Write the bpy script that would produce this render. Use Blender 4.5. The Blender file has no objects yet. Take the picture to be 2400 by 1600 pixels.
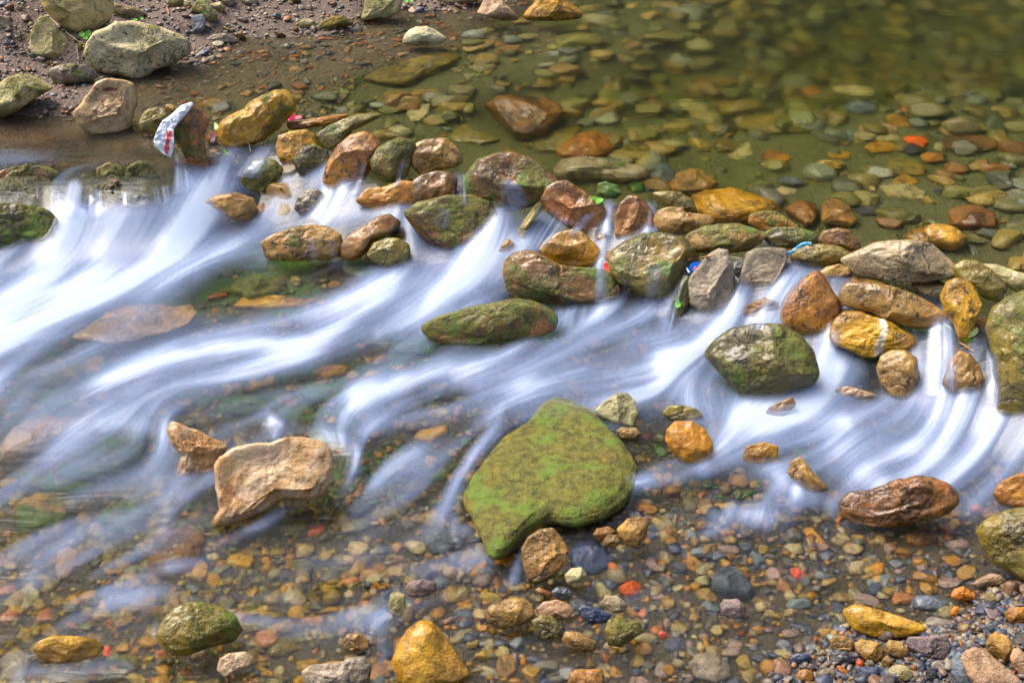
import bpy, math, random
import numpy as np
from mathutils import Vector
from mathutils.bvhtree import BVHTree

# ---------------------------------------------------------------- camera, sky, sun, exposure
scene = bpy.context.scene
CAM_H, PITCH, HFOV = 1.7, math.radians(32), math.radians(38)
cam_data = bpy.data.cameras.new("camera"); cam = bpy.data.objects.new("camera", cam_data)
scene.collection.objects.link(cam); scene.camera = cam
cam.location = (0, 0, CAM_H); cam.rotation_euler = (math.pi/2 - PITCH, 0, 0)
cam_data.sensor_width = 36; cam_data.lens = 18/math.tan(HFOV/2)
cam_data.clip_start = 0.05; cam_data.clip_end = 500

SUN_EL, SUN_AZ = math.radians(58), math.radians(-62)      # azimuth measured from +y towards +x
world = bpy.data.worlds.new("World"); scene.world = world; world.use_nodes = True
wn = world.node_tree.nodes; wn.clear()
sky = wn.new("ShaderNodeTexSky"); sky.sky_type = 'NISHITA'; sky.sun_disc = False
sky.sun_elevation = SUN_EL; sky.sun_rotation = SUN_AZ
sky.air_density = .8; sky.dust_density = 4; sky.ozone_density = 1.2
bg = wn.new("ShaderNodeBackground"); bg.inputs[1].default_value = 0.125
wo = wn.new("ShaderNodeOutputWorld")
world.node_tree.links.new(sky.outputs[0], bg.inputs[0]); world.node_tree.links.new(bg.outputs[0], wo.inputs[0])
sun_d = bpy.data.lights.new("sun", 'SUN'); sun_d.energy = 2.8; sun_d.angle = math.radians(38); sun_d.color = (1, .93, .82)
sun = bpy.data.objects.new("sun", sun_d); scene.collection.objects.link(sun)
sdir = Vector((math.sin(SUN_AZ)*math.cos(SUN_EL), math.cos(SUN_AZ)*math.cos(SUN_EL), math.sin(SUN_EL)))
sun.rotation_euler = sdir.to_track_quat('Z', 'Y').to_euler()
vs = scene.view_settings; vs.view_transform = 'Standard'; vs.look = 'None'; vs.gamma = 1; vs.exposure = 0.92
cy = scene.cycles
cy.use_denoising = True; cy.max_bounces = 10; cy.transmission_bounces = 8; cy.transparent_max_bounces = 8
cy.diffuse_bounces = 4; cy.glossy_bounces = 3; cy.volume_bounces = 0; cy.sample_clamp_indirect = 6

# ---------------------------------------------------------------- view geometry (photo points, 2352 x 1568, to rays)
PW, PH = 2352.0, 1568.0
CR = np.array([1.0, 0, 0]); CD = np.array([0, math.cos(PITCH), -math.sin(PITCH)]); CU = np.array([0, math.sin(PITCH), math.cos(PITCH)])
O = np.array([0, 0, CAM_H]); TH = math.tan(HFOV/2)
def rays(px, py):
    px = np.asarray(px, float); py = np.asarray(py, float)
    a = (px/PW-.5)*2*TH; b = (.5-py/PH)*2*TH*PH/PW
    d = CD + a[..., None]*CR + b[..., None]*CU
    return d/np.linalg.norm(d, axis=-1, keepdims=True)
def to_px(P):
    v = P-O; d = np.maximum(v@CD, .25)
    return ((v@CR)/d/(2*TH)+.5)*PW, (.5-(v@CU)/d/(2*TH*PH/PW))*PH
def on_plane(px, py, z):
    d = rays(px, py); t = (z-CAM_H)/d[..., 2]
    return O+d*t[..., None]
CROPS = dict(D=(0,0,1), A=(0,0,.3375), B=(686,147,.3375), C=(1078,343,.3375), R=(1568,343,.3375), E=(0,392,.3375),
             F=(0,882,.4375), G=(784,882,.4375), H=(1568,784,.5), I=(1372,0,.4167), J=(686,0,.3333), K=(1813,1323,.2292),
             L=(0,274.4,.2), M=(343,215.6,.1687), N=(1470,529.2,.1687), Q=(1960,627.2,.1687))
def pts(crop, s):
    x0, y0, k = CROPS[crop]
    return np.array([[x0+k*float(c) for c in p.split(',')][:1]+[y0+k*float(p.split(',')[1])] for p in s.split()])

# ---------------------------------------------------------------- noise
def vnoise(P, seed=0):
    P = np.asarray(P, float)+seed*17.31+100; i = np.floor(P).astype(np.int64); f = P-i; f = f*f*(3-2*f)
    def h(dx, dy, dz):
        n = (i[..., 0]+dx)*73856093 ^ (i[..., 1]+dy)*19349663 ^ (i[..., 2]+dz)*83492791 ^ (seed*2654435+12345)
        n = (n ^ (n >> 13))*1274126177 & 0x7fffffff
        n = (n ^ (n >> 16))*668265263 & 0x7fffffff
        return (n & 0xffff)/65535.0
    r = 0
    for dx in (0, 1):
        for dy in (0, 1):
            for dz in (0, 1):
                w = (f[..., 0] if dx else 1-f[..., 0])*(f[..., 1] if dy else 1-f[..., 1])*(f[..., 2] if dz else 1-f[..., 2])
                r = r+w*h(dx, dy, dz)
    return r*2-1
def fbm(P, seed=0, o=3, g=.5):
    r = 0; a = 1; P = np.asarray(P, float)
    for k in range(o): r = r+a*vnoise(P*2**k, seed+k*7); a *= g
    return r
def sstep(a, b, x):
    t = np.clip((x-a)/(b-a), 0, 1); return t*t*(3-2*t)

# ---------------------------------------------------------------- water level and bed
ZU, ZL = 0.15, 0.0
crest_px = np.array([(-500,480),(-200,455),(0,432),(100,418),(200,412),(330,405),(430,350),(520,335),(620,318),(740,345),(860,400),(950,415),(1060,425),
 (1180,455),(1280,450),(1400,460),(1500,490),(1600,530),(1720,570),(1850,600),(1950,625),(2080,665),(2180,690),(2260,740),(2352,800),(2600,930),(3000,1150)], float)
crest = on_plane(crest_px[:, 0], crest_px[:, 1], ZU)[:, :2]
def crest_dist(x, y):
    best = np.full(x.shape, 1e9); sg = np.zeros(x.shape)
    for k in range(len(crest)-1):
        a = crest[k]; b = crest[k+1]; e = b-a; L = e@e
        t = np.clip(((x-a[0])*e[0]+(y-a[1])*e[1])/L, 0, 1)
        dx = x-a[0]-t*e[0]; dy = y-a[1]-t*e[1]; d = np.hypot(dx, dy)
        s = np.sign(e[0]*dy-e[1]*dx)
        m = d < best; best = np.where(m, d, best); sg = np.where(m, -s, sg)
    return best*sg                                     # positive downstream of the crest
def W0(x, y):
    s = crest_dist(x, y)
    drop = sstep(-.02, .26, s)*.105
    slope = np.clip(s-.1, 0, 1.1)/1.1*.045
    return ZU-drop-slope+.004*vnoise(np.stack([x*3, y*5, 0*x], -1), 3)*sstep(0, .2, s)
# depth of the bed under the water surface at photo points (negative = dry land)
DEP = [(0,0,-.22),(200,0,-.2),(500,0,-.16),(800,0,-.06),(1000,0,-.02),(1150,-20,0.0),(0,120,-.14),(200,140,-.1),(420,60,-.07),(420,130,0.0),(600,60,-.03),(600,100,.015),
 (760,60,-.01),(800,100,.02),(0,210,-.05),(100,220,-.015),(200,195,-.01),(330,190,.03),(520,180,.04),(700,140,.04),(900,60,.03),(1000,60,.04),(1100,120,.08),(900,200,.09),(1200,60,.08),(1400,40,.12),
 (1250,220,.16),(1600,150,.22),(1900,100,.29),(2352,80,.27),(1600,330,.16),(1900,300,.14),(2200,250,.13),(2352,400,.09),(2100,450,.07),(2000,550,.06),(2300,560,.06),(1800,480,.09),
 (1400,360,.14),(1100,330,.13),(850,280,.1),(650,230,.06),(450,240,.05),(150,320,.035),(0,380,.02),(300,400,.02),(600,420,.06),(900,480,.07),(1200,560,.07),(1500,650,.07),(1900,720,.07),(2200,800,.07),
 (200,600,.08),(0,700,.08),(600,680,.06),(1000,760,.06),(500,850,.07),(100,950,.07),(1400,850,.06),(900,950,.05),(1700,900,.06),(2200,950,.07),(1900,1080,.05),(2300,1050,.05),
 (200,1100,.06),(400,1100,.05),(600,1200,.035),(900,1150,.035),(1300,1100,.03),(1500,1200,.022),(1800,1200,.022),(2100,1200,.02),(2300,1180,.02),
 (100,1300,.04),(100,1560,.035),(500,1400,.03),(700,1560,.025),(1000,1400,.02),(1100,1560,.015),(1400,1380,.025),(1400,1560,.022),(1700,1380,.028),(1900,1330,.022),(1650,1530,.02),
 (1800,1450,.012),(2000,1400,.009),(1850,1560,-.014),(2000,1480,-.012),(2100,1350,.010),(2250,1280,.009),(2352,1240,.003),(2352,1400,-.012),(2352,1560,-.045),(2100,1560,-.03)]
DEPA = np.array(DEP, float)
DEPA[:, 2] = np.where((DEPA[:, 1] > 1090) & (DEPA[:, 2] > .004), DEPA[:, 2]*1.7+.006, DEPA[:, 2])
def depth_at(x, y, z):
    P = np.stack([x, y, z], -1); px, py = to_px(P)
    px = np.clip(px, -500, 2900); py = np.clip(py, -60, 1750)
    num = 0; den = 0
    for (a, b, d) in DEPA:
        w = 1/(((px-a)/170)**2+((py-b)/(70+.045*max(b, 0)))**2+.08)**2.2
        num = num+w*d; den = den+w
    return num/den
def ground0(x, y):
    w = W0(x, y); d = depth_at(x, y, w)
    z = w-d+.006*fbm(np.stack([x*6, y*6, 0*x], -1), 5, 3)
    r = np.hypot(x, y-2)
    z = z+sstep(4.2, 9, r)*.6*(np.abs(x) > 0)+sstep(6.2, 7.4, y)*.35
    return z
def hit(px, py, ground=False):
    """first point of the photo ray on the water (or on whichever of bed and water is higher)"""
    px = np.atleast_1d(np.asarray(px, float)); py = np.atleast_1d(np.asarray(py, float))
    d = rays(px, py); lo = (CAM_H-.35)/-d[:, 2]; hi = (CAM_H+.05)/-d[:, 2]
    f = lambda P: P[:, 2]-(np.maximum(W0(P[:, 0], P[:, 1]), ground0(P[:, 0], P[:, 1])) if ground else W0(P[:, 0], P[:, 1]))
    N = 28; prev = lo.copy(); res = hi.copy(); done = np.zeros(len(px), bool)
    for k in range(1, N+1):
        t = lo+(hi-lo)*k/N; v = f(O+d*t[:, None]) <= 0; new = v & ~done
        res[new] = (t+0)[new]; prev = np.where(~done & ~v, t, prev); done |= v
    a = prev; b = np.maximum(res, prev)
    for k in range(6):
        m = (a+b)/2; v = f(O+d*m[:, None]) <= 0; b = np.where(v, m, b); a = np.where(v, a, m)
    return O+d*b[:, None]
def refr(px, py, z):
    """photo points seen through the water surface, carried on to height z under it"""
    P = hit(px, py); d = rays(np.atleast_1d(px), np.atleast_1d(py)); n = 1.33
    c = -d[:, 2]; k = np.sqrt(1-(1-c*c)/n**2)
    t = d/n; t[:, 2] = -k
    s = np.maximum(P[:, 2]-z, 0)/k
    return P+t*s[:, None]

# ---------------------------------------------------------------- objects
col = scene.collection
def link(o, label=None, cat=None, group=None, kind=None):
    col.objects.link(o)
    if label: o["label"] = label
    if cat: o["category"] = cat
    if group: o["group"] = group
    if kind: o["kind"] = kind
    return o
def mesh_np(name, V, F, mat=None, smooth=True, colors=None, attrs=None):
    V = np.asarray(V, np.float32); F = np.asarray(F, np.int32); k = F.shape[1]
    me = bpy.data.meshes.new(name); me.vertices.add(len(V)); me.vertices.foreach_set("co", V.ravel())
    me.loops.add(F.size); me.loops.foreach_set("vertex_index", F.ravel())
    me.polygons.add(len(F)); me.polygons.foreach_set("loop_start", np.arange(0, F.size, k, dtype=np.int32))
    me.polygons.foreach_set("loop_total", np.full(len(F), k, np.int32))
    me.polygons.foreach_set("use_smooth", np.full(len(F), smooth)); me.update(calc_edges=True)
    if colors is not None:
        a = me.color_attributes.new("col", 'FLOAT_COLOR', 'POINT')
        a.data.foreach_set("color", np.concatenate([colors, np.ones((len(V), 1))], 1).astype(np.float32).ravel())
    for n, v in (attrs or {}).items():
        a = me.attributes.new(n, 'FLOAT', 'POINT'); a.data.foreach_set("value", np.asarray(v, np.float32))
    if mat: me.materials.append(mat)
    return me
def obj_np(name, V, F, mat, **kw):
    tags = {k: kw.pop(k) for k in ("label", "cat", "group", "kind") if k in kw}; par = kw.pop("parent", None)
    o = bpy.data.objects.new(name, mesh_np(name, V, F, mat, **kw)); link(o, **tags)
    if par: o.parent = par
    return o
_ico = {}
def ico(sub):
    if sub in _ico: return _ico[sub]
    t = (1+5**.5)/2
    V = [(-1,t,0),(1,t,0),(-1,-t,0),(1,-t,0),(0,-1,t),(0,1,t),(0,-1,-t),(0,1,-t),(t,0,-1),(t,0,1),(-t,0,-1),(-t,0,1)]
    F = [(0,11,5),(0,5,1),(0,1,7),(0,7,10),(0,10,11),(1,5,9),(5,11,4),(11,10,2),(10,7,6),(7,1,8),(3,9,4),(3,4,2),(3,2,6),(3,6,8),(3,8,9),(4,9,5),(2,4,11),(6,2,10),(8,6,7),(9,8,1)]
    V = [tuple(np.array(v)/np.linalg.norm(v)) for v in V]
    for _ in range(sub):
        c = {}; G = []
        def mid(a, b):
            k = (min(a, b), max(a, b))
            if k not in c:
                m = np.array(V[a])+np.array(V[b]); V.append(tuple(m/np.linalg.norm(m))); c[k] = len(V)-1
            return c[k]
        for (a, b, d) in F:
            x, y, z = mid(a, b), mid(b, d), mid(d, a); G += [(a, x, z), (b, y, x), (d, z, y), (x, y, z)]
        F = G
    _ico[sub] = (np.array(V), np.array(F, np.int32)); return _ico[sub]

# ---------------------------------------------------------------- materials
def new_mat(name):
    m = bpy.data.materials.new(name); m.use_nodes = True; nt = m.node_tree; nt.nodes.clear(); return m, nt
class NT:
    def __init__(s, nt): s.nt = nt
    def n(s, t, **kw):
        o = s.nt.nodes.new("ShaderNode"+t)
        for k, v in kw.items():
            if k == 'inp':
                for a, b in v.items(): s.put(o.inputs[a], b)
            else: setattr(o, k, v)
        return o
    def put(s, sock, v):
        if isinstance(v, bpy.types.NodeSocket): s.nt.links.new(v, sock)
        elif isinstance(v, tuple) and len(v) == 3 and sock.type == 'RGBA': sock.default_value = (*v, 1)
        else: sock.default_value = v
    def math(s, op, a, b=0.0, clamp=False):
        o = s.n("Math", operation=op, use_clamp=clamp); s.put(o.inputs[0], a); s.put(o.inputs[1], b); return o.outputs[0]
    def ramp(s, f, a, b):
        o = s.n("MapRange", interpolation_type='SMOOTHSTEP'); s.put(o.inputs[0], f); s.put(o.inputs[1], a); s.put(o.inputs[2], b); return o.outputs[0]
    def mix(s, f, a, b):
        o = s.n("MixRGB"); s.put(o.inputs[0], f); s.put(o.inputs[1], a); s.put(o.inputs[2], b); return o.outputs[0]
    def noise(s, v, sc, det=4, rough=.55, dist=0.0):
        o = s.n("TexNoise"); s.put(o.inputs['Vector'], v); s.put(o.inputs['Scale'], sc); s.put(o.inputs['Detail'], det); s.put(o.inputs['Roughness'], rough); s.put(o.inputs['Distortion'], dist); return o.outputs[0]

PAL = dict(tan=((.45,.265,.085),(.21,.115,.03)), pale=((.46,.38,.24),(.28,.21,.11)), ol=((.24,.175,.03),(.105,.08,.014)),
  org=((.47,.22,.045),(.25,.095,.016)), brn=((.245,.12,.03),(.085,.044,.01)), red=((.32,.14,.035),(.125,.055,.014)),
  gry=((.34,.27,.19),(.18,.14,.095)), blu=((.17,.20,.22),(.09,.10,.11)), drk=((.06,.058,.06),(.025,.026,.03)),
  yel=((.56,.31,.035),(.27,.135,.014)), brick=((.80,.16,.04),(.55,.10,.02)), pur=((.27,.19,.17),(.14,.10,.10)),
  crm=((.62,.55,.36),(.44,.38,.21)), buff=((.58,.42,.24),(.40,.26,.12)), rst=((.50,.32,.16),(.36,.18,.06)), navy=((.06,.085,.17),(.025,.035,.075)), bol=((.52,.44,.24),(.33,.28,.11)), pink=((.50,.33,.21),(.32,.2,.11)), hot=((.85,.32,.01),(.65,.22,.01)),
  red2=((.8,.14,.07),(.6,.1,.05)), mos=((.13,.10,.016),(.065,.048,.01)))
def sat(c, k=1.15, g=.92):
    m = .3*c[0]+.6*c[1]+.1*c[2]; return tuple(max(.002, (m+(x-m)*k)*g) for x in c)
PAL = {k: (sat(a), sat(b, 1.15, .82)) for k, (a, b) in PAL.items()}
def stone_mat(name, pal, moss=0.0, wet=0.0, dots=0.0, seed=0, vein=0.0, band=None):
    """procedural rock: two tones, mineral grain, dark pits, moss where the noise allows it, wet or dry surface"""
    m, nt = new_mat(name); t = NT(nt); c1, c2 = PAL[pal]
    co = t.n("TexCoord").outputs['Object']
    mp = t.n("Mapping"); t.put(mp.inputs[0], co); mp.inputs[1].default_value = (seed*1.37 % 9, seed*2.11 % 7, seed*.73 % 5); v = mp.outputs[0]
    big = t.noise(v, 9, 5, .6, .6); mid = t.noise(v, 45, 5, .65); fine = t.noise(v, 330, 3, .7)
    c = t.mix(t.ramp(big, .38, .62), c1, c2)
    alt = tuple(min(1, x*y) for x, y in zip(c1, ((1.25, 1.0, .75) if seed % 2 else (.95, 1.06, .95))))
    c = t.mix(t.math('MULTIPLY', t.ramp(t.noise(v, 17, 4, .6, .4), .5, .68), .7), c, alt)
    c = t.mix(t.ramp(mid, .5, .75), c, tuple(x*.5 for x in c2))
    c = t.mix(t.math('MULTIPLY', t.ramp(fine, .52, .7), .55), c, tuple(min(1, x*1.75+.008) for x in c1))
    c = t.mix(t.math('MULTIPLY', t.ramp(fine, .47, .3), .55), c, tuple(x*.45 for x in c2))
    if pal == 'rst':
        c = t.mix(t.math('MULTIPLY', t.ramp(t.noise(v, 6, 5, .6, 1.4), .50, .60), .8), c, (.24, .085, .025)); c = t.mix(t.math('MULTIPLY', t.ramp(t.noise(v, 8, 5, .65, 1.0), .54, .47), .6), c, (.62, .46, .29))
    vor = t.n("TexVoronoi", feature='DISTANCE_TO_EDGE'); t.put(vor.inputs['Scale'], 7.0)
    wv = t.n("MixRGB"); wv.blend_type = 'ADD'; wv.inputs[0].default_value = .22; t.put(wv.inputs[1], v)
    nz = t.n("TexNoise"); t.put(nz.inputs['Vector'], v); nz.inputs['Scale'].default_value = 12; nz.inputs['Detail'].default_value = 4
    nt.links.new(nz.outputs['Color'], wv.inputs[2]); nt.links.new(wv.outputs[0], vor.inputs['Vector'])
    crack = t.math('MULTIPLY', t.ramp(vor.outputs['Distance'], .035, .0), t.ramp(big, .5, .62))
    c = t.mix(t.math('MULTIPLY', crack, .75), c, tuple(x*.25 for x in c2))
    if dots > 0:
        c = t.mix(t.math('MULTIPLY', t.ramp(t.noise(v, 75, 4, .6, .3), .60-.12*dots, .66-.1*dots), .85), c, (.035, .028, .02))
    if vein > 0:
        wvn = t.n("TexWave"); t.put(wvn.inputs['Vector'], v); wvn.inputs['Scale'].default_value = 2.6; wvn.inputs['Distortion'].default_value = 7; wvn.inputs['Detail'].default_value = 3
        c = t.mix(t.math('MULTIPLY', t.ramp(wvn.outputs[1], .93, 1.0), vein), c, (.8, .7, .5))
    mm = None
    if moss > 0:
        nrm = t.n("NewGeometry"); sp = t.n("SeparateXYZ"); nt.links.new(nrm.outputs['Normal'], sp.inputs[0])
        pm = t.math('ADD', t.noise(v, 11, 6, .68, .3), t.math('MULTIPLY', sp.outputs[2], .07))
        mm = t.ramp(pm, .73-.42*moss, .84-.42*moss)
        g = t.mix(t.ramp(t.noise(v, 60, 4, .7), .35, .65), (.05, .052, .006), (.165, .15, .012))
        g = t.mix(t.ramp(t.noise(v, 15, 3, .6), .5, .66), g, (.10, .17, .010))
        g = t.mix(t.math('MULTIPLY', t.ramp(fine, .55, .7), .6), g, (.24, .23, .03))
        if moss >= .9: g = t.mix(t.ramp(t.noise(v, 20, 4, .7, .5), .38, .6), g, (.05, .14, .010))
        c = t.mix(t.math('MULTIPLY', mm, .93), c, g)
    if band:   # wet foot of the stone, just over the water
        geo = t.n("NewGeometry"); sp2 = t.n("SeparateXYZ"); nt.links.new(geo.outputs['Position'], sp2.inputs[0])
        z = t.math('ADD', sp2.outputs[2], t.math('MULTIPLY', t.math('SUBTRACT', mid, .5), .03))
        wm = t.ramp(z, band+.028, band+.012)
        c = t.mix(t.math('MULTIPLY', wm, .62), c, tuple(x*.42 for x in (c2[0]*1.1, c2[1], c2[2]*.8)))
        rg = t.math('SUBTRACT', .75-.5*wet, t.math('MULTIPLY', wm, max(.05, .45-.4*wet)))
    else: rg = .75-.5*wet
    p = t.n("BsdfPrincipled"); t.put(p.inputs['Base Color'], c)
    rr = t.math('ADD', rg, t.math('MULTIPLY', t.math('SUBTRACT', mid, .5), .35), True)
    if mm is not None: rr = t.math('ADD', rr, t.math('MULTIPLY', mm, .3*wet+.05), True)
    t.put(p.inputs['Roughness'], rr)
    p.inputs['Specular IOR Level'].default_value = .5
    if wet > .3:
        t.put(p.inputs['Coat Weight'], t.math('MULTIPLY', t.ramp(big, .3, .6), .85*wet) if mm is None else t.math('MULTIPLY', t.math('SUBTRACT', 1.0, t.math('MULTIPLY', mm, .7)), .85*wet)); p.inputs['Coat Roughness'].default_value = .2
    b1 = t.n("Bump"); b1.inputs['Strength'].default_value = .55; b1.inputs['Distance'].default_value = .011; t.put(b1.inputs['Height'], t.math('SUBTRACT', mid, t.math('MULTIPLY', crack, .5)))
    b2 = t.n("Bump"); b2.inputs['Strength'].default_value = .5; b2.inputs['Distance'].default_value = .0022; t.put(b2.inputs['Height'], fine); nt.links.new(b1.outputs[0], b2.inputs['Normal'])
    last = b2
    if mm is not None:
        b3 = t.n("Bump"); b3.inputs['Strength'].default_value = .8; b3.inputs['Distance'].default_value = .004
        t.put(b3.inputs['Height'], t.math('MULTIPLY', mm, t.math('ADD', .6, t.noise(v, 190, 3, .7)))); nt.links.new(b2.outputs[0], b3.inputs['Normal']); last = b3
    nt.links.new(last.outputs[0], p.inputs['Normal'])
    if wet > .6:   # dimpled film of running water
        b4 = t.n("Bump"); b4.inputs['Strength'].default_value = .6; b4.inputs['Distance'].default_value = .006; t.put(b4.inputs['Height'], t.noise(v, 48, 2, .5, 1.2)); nt.links.new(b4.outputs[0], p.inputs['Coat Normal'])
    o = t.n("OutputMaterial"); nt.links.new(p.outputs[0], o.inputs[0]); return m
def plain_mat(name, c1, c2, rough=.5, sc=40, spec=.5, trans=0, bump=.002, metal=0):
    m, nt = new_mat(name); t = NT(nt); co = t.n("TexCoord").outputs['Object']
    f = t.noise(co, sc, 4, .6, .5); p = t.n("BsdfPrincipled"); t.put(p.inputs['Base Color'], t.mix(t.ramp(f, .4, .62), c1, c2))
    p.inputs['Roughness'].default_value = rough; p.inputs['Specular IOR Level'].default_value = spec; p.inputs['Metallic'].default_value = metal
    b = t.n("Bump"); b.inputs['Strength'].default_value = .6; b.inputs['Distance'].default_value = bump; t.put(b.inputs['Height'], f); nt.links.new(b.outputs[0], p.inputs['Normal'])
    o = t.n("OutputMaterial"); nt.links.new(p.outputs[0], o.inputs[0]); return m

# ---------------------------------------------------------------- stones
def radial(P2, n=180, smooth=2):
    """radius by angle of a closed outline about its centre"""
    Q = np.concatenate([P2, P2[:1]]); D = []
    for a, b in zip(Q[:-1], Q[1:]):
        for k in range(24): D.append(a+(b-a)*k/24)
    D = np.array(D); th = np.arctan2(D[:, 1], D[:, 0]); r = np.hypot(D[:, 0], D[:, 1]); g = np.linspace(-math.pi, math.pi, n, endpoint=False)
    i = np.argsort(th); R = np.interp(g, th[i], r[i], period=2*math.pi)
    for _ in range(smooth): R = (np.roll(R, 1)+2*R+np.roll(R, -1))/4
    return lambda a: np.interp(a, g, R, period=2*math.pi)
def stone_geo(P2, R, U, N, C, dep, seed, sub=4, facets=4, rough=.05, boxy=2.3, smooth=2, planes=None):
    V, F = ico(sub); rf = radial(P2, smooth=smooth); rng = random.Random(seed)
    rho = np.hypot(V[:, 0], V[:, 1]); th = np.arctan2(V[:, 1], V[:, 0])
    z = np.sign(V[:, 2])*(1-np.clip(rho, 0, 1)**boxy+1e-9)**(1/boxy)*.96
    q = np.stack([rho*np.cos(th), rho*np.sin(th), z], 1)
    for k in range(facets):
        a = rng.uniform(0, 6.283); el = rng.uniform(.25, 1.2); n = np.array([math.cos(a)*math.sin(el), math.sin(a)*math.sin(el), math.cos(el)])
        o = rng.uniform(.66, .86); s = q@n-o; q = q-np.maximum(s, 0)[:, None]*n*.92*np.clip(1.15-rho**6, .15, 1)[:, None]
    for (a, b, c_, o) in (planes or ()):
        n = np.array([a, b, c_]); n = n/np.linalg.norm(n); s = q@n-o; q = q-np.maximum(s, 0)[:, None]*n*np.clip(1.12-rho**8, .12, 1)[:, None]
    rr = rf(th); size = float(np.mean(rf(np.linspace(-3, 3, 60))))
    L = np.stack([q[:, 0]*rr, q[:, 1]*rr, q[:, 2]*dep], 1)
    nrm = V
    d = fbm(V*1.6+seed, seed % 97, 2)*rough*1.2+fbm(V*5+seed, seed % 89, 4, .55)*rough*.55
    tr = fbm(V*2.3+seed, seed % 61, 3); tr = np.floor(tr*5)/5-tr; d = d+tr*rough*(.9 if facets >= 4 else .15)
    ridged = (1-np.abs(vnoise(V*3.1+seed, seed % 71)))**4*rough*-.45
    L = L+nrm*((d+ridged)*size)[:, None]*np.where(np.abs(V[:, 2:3]) < .25, .5, 1.0)
    return L, F, np.stack([R, U, N])
STONES = []; bv_list = []
used = {}
def stone(crop, s, mode, pal, moss, wet, label, name="stone", seed=None, h=1.0, facets=4, dots=0, vein=0, group=None, smooth=2, rough=.05, lift=0.0, sub=None, boxy=2.3, planes=None):
    """mode o: stands out of water or land, traced outline at the place where its foot meets the surface;
       mode s: lies on the bed under the water; lift raises it (metres)"""
    moss = moss+.07 if moss >= .25 else moss
    P = pts(crop, s); seed = seed if seed is not None else len(STONES)*13+5
    if len(P) == 2:  # centre and half axes
        c, r = P[0], np.abs(P[1]-pts(crop, "0,0")[0]); rg = random.Random(seed); ph = rg.uniform(0, 6)
        P = np.array([[c[0]+r[0]*math.cos(a)*(1+.09*math.sin(2*a+ph)+.07*math.sin(3*a+2*ph)), c[1]+r[1]*math.sin(a)*(1+.08*math.cos(3*a+ph))] for a in np.linspace(0, 6.283, 15)[:-1]])
    x, y = P[:, 0], P[:, 1]; ar = .5*abs(np.dot(x, np.roll(y, 1))-np.dot(y, np.roll(x, 1)))
    cx, cyy = (x.min()+x.max())/2*.4+x.mean()*.6, (y.min()+y.max())/2*.4+y.mean()*.6
    big = math.sqrt(ar)
    if mode == 'o' and 230 < y.mean() < 960: kk = 1.09 if 300 < y.mean() < 740 and x.mean() > 560 else 1.05; x = (x-x.mean())*kk+x.mean(); y = (y-y.mean())*(kk-.01)+y.mean(); wet = wet if 'dry' in label else max(wet, .64); P = np.stack([x, y], 1)
    if sub is None: sub = 5 if big > 95 else 4 if big > 34 else 3
    if mode == 's':
        g = hit([cx], [cyy])[0]; zb = min(float(ground0(np.array([g[0]]), np.array([g[1]]))[0]), g[2]-.012)
        sz = big/PW*2*TH*np.linalg.norm(g-O); hh = min(.3*sz*h, max((g[2]-zb)*.82, .008)); zc = zb+.12*hh+lift
        Q = refr(x, y, zc); C = refr([cx], [cyy], zc)[0]; R = np.array([1., 0, 0]); U = np.array([0., 1, 0]); N = np.array([0., 0, 1])
        P2 = (Q-C)[:, :2]; C = np.array([C[0], C[1], zc]); dep = hh*.9; band = None
    elif mode == 'f':   # low flat rock, its foot just under the water
        kb = int(np.argmax(y)); g = hit([cx*.5+x[kb]*.5], [y[kb]], True)[0]; zc = g[2]+lift; Q = on_plane(x, y, zc); C = on_plane(cx, cyy, zc)
        R = np.array([1., 0, 0]); U = np.array([0., 1, 0]); N = np.array([0., 0, 1]); P2 = (Q-C)[:, :2]; dep = h*.1*big/PW*2*TH*np.linalg.norm(g-O)*3; band = g[2]
    else:
        kb = int(np.argmax(y)); bot = hit([cx*.5+x[kb]*.5], [y[kb]], True)[0]
        t0 = np.linalg.norm(bot-O); D = rays(cx, cyy); mpp = 2*TH/PW*(bot-O)@CD
        hv = (y.max()-y.min())/2*mpp; hw = (x.max()-x.min())/2*mpp
        zc = bot[2]+hv*math.cos(PITCH)*.86+lift; C = on_plane(cx, cyy, zc)
        R = np.array([1., 0, 0]); R = R-D*(R@D); R /= np.linalg.norm(R); U = np.cross(R, D); N = -D
        dd = rays(x, y); t = ((C-O)@D)/(dd@D); Q = O+dd*t[:, None]; P2 = np.stack([(Q-C)@R, (Q-C)@U], 1)
        dep = .72*math.sqrt(hw*hv)*h; band = bot[2]
        # bring the front down to the foot: shift along the view ray keeps the outline and sinks nothing
    L, F, M = stone_geo(P2, R, U, N, C, dep, seed, sub, facets, rough, boxy, smooth, planes)
    V = L@M
    key = len(STONES)
    mat = stone_mat(name+"_rock", pal, moss, wet, dots, seed, vein, band if (mode == 'o' and wet < .6) else None)
    me = mesh_np(name, V, F, mat); o = bpy.data.objects.new(name, me); o.location = C; link(o, label, name.split('_')[-1], group)
    STONES.append((o, C, P, mode)); bv_list.append((V+C, F)); return o
# ---------------------------------------------------------------- the named stones, traced one by one
S = stone
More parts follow.
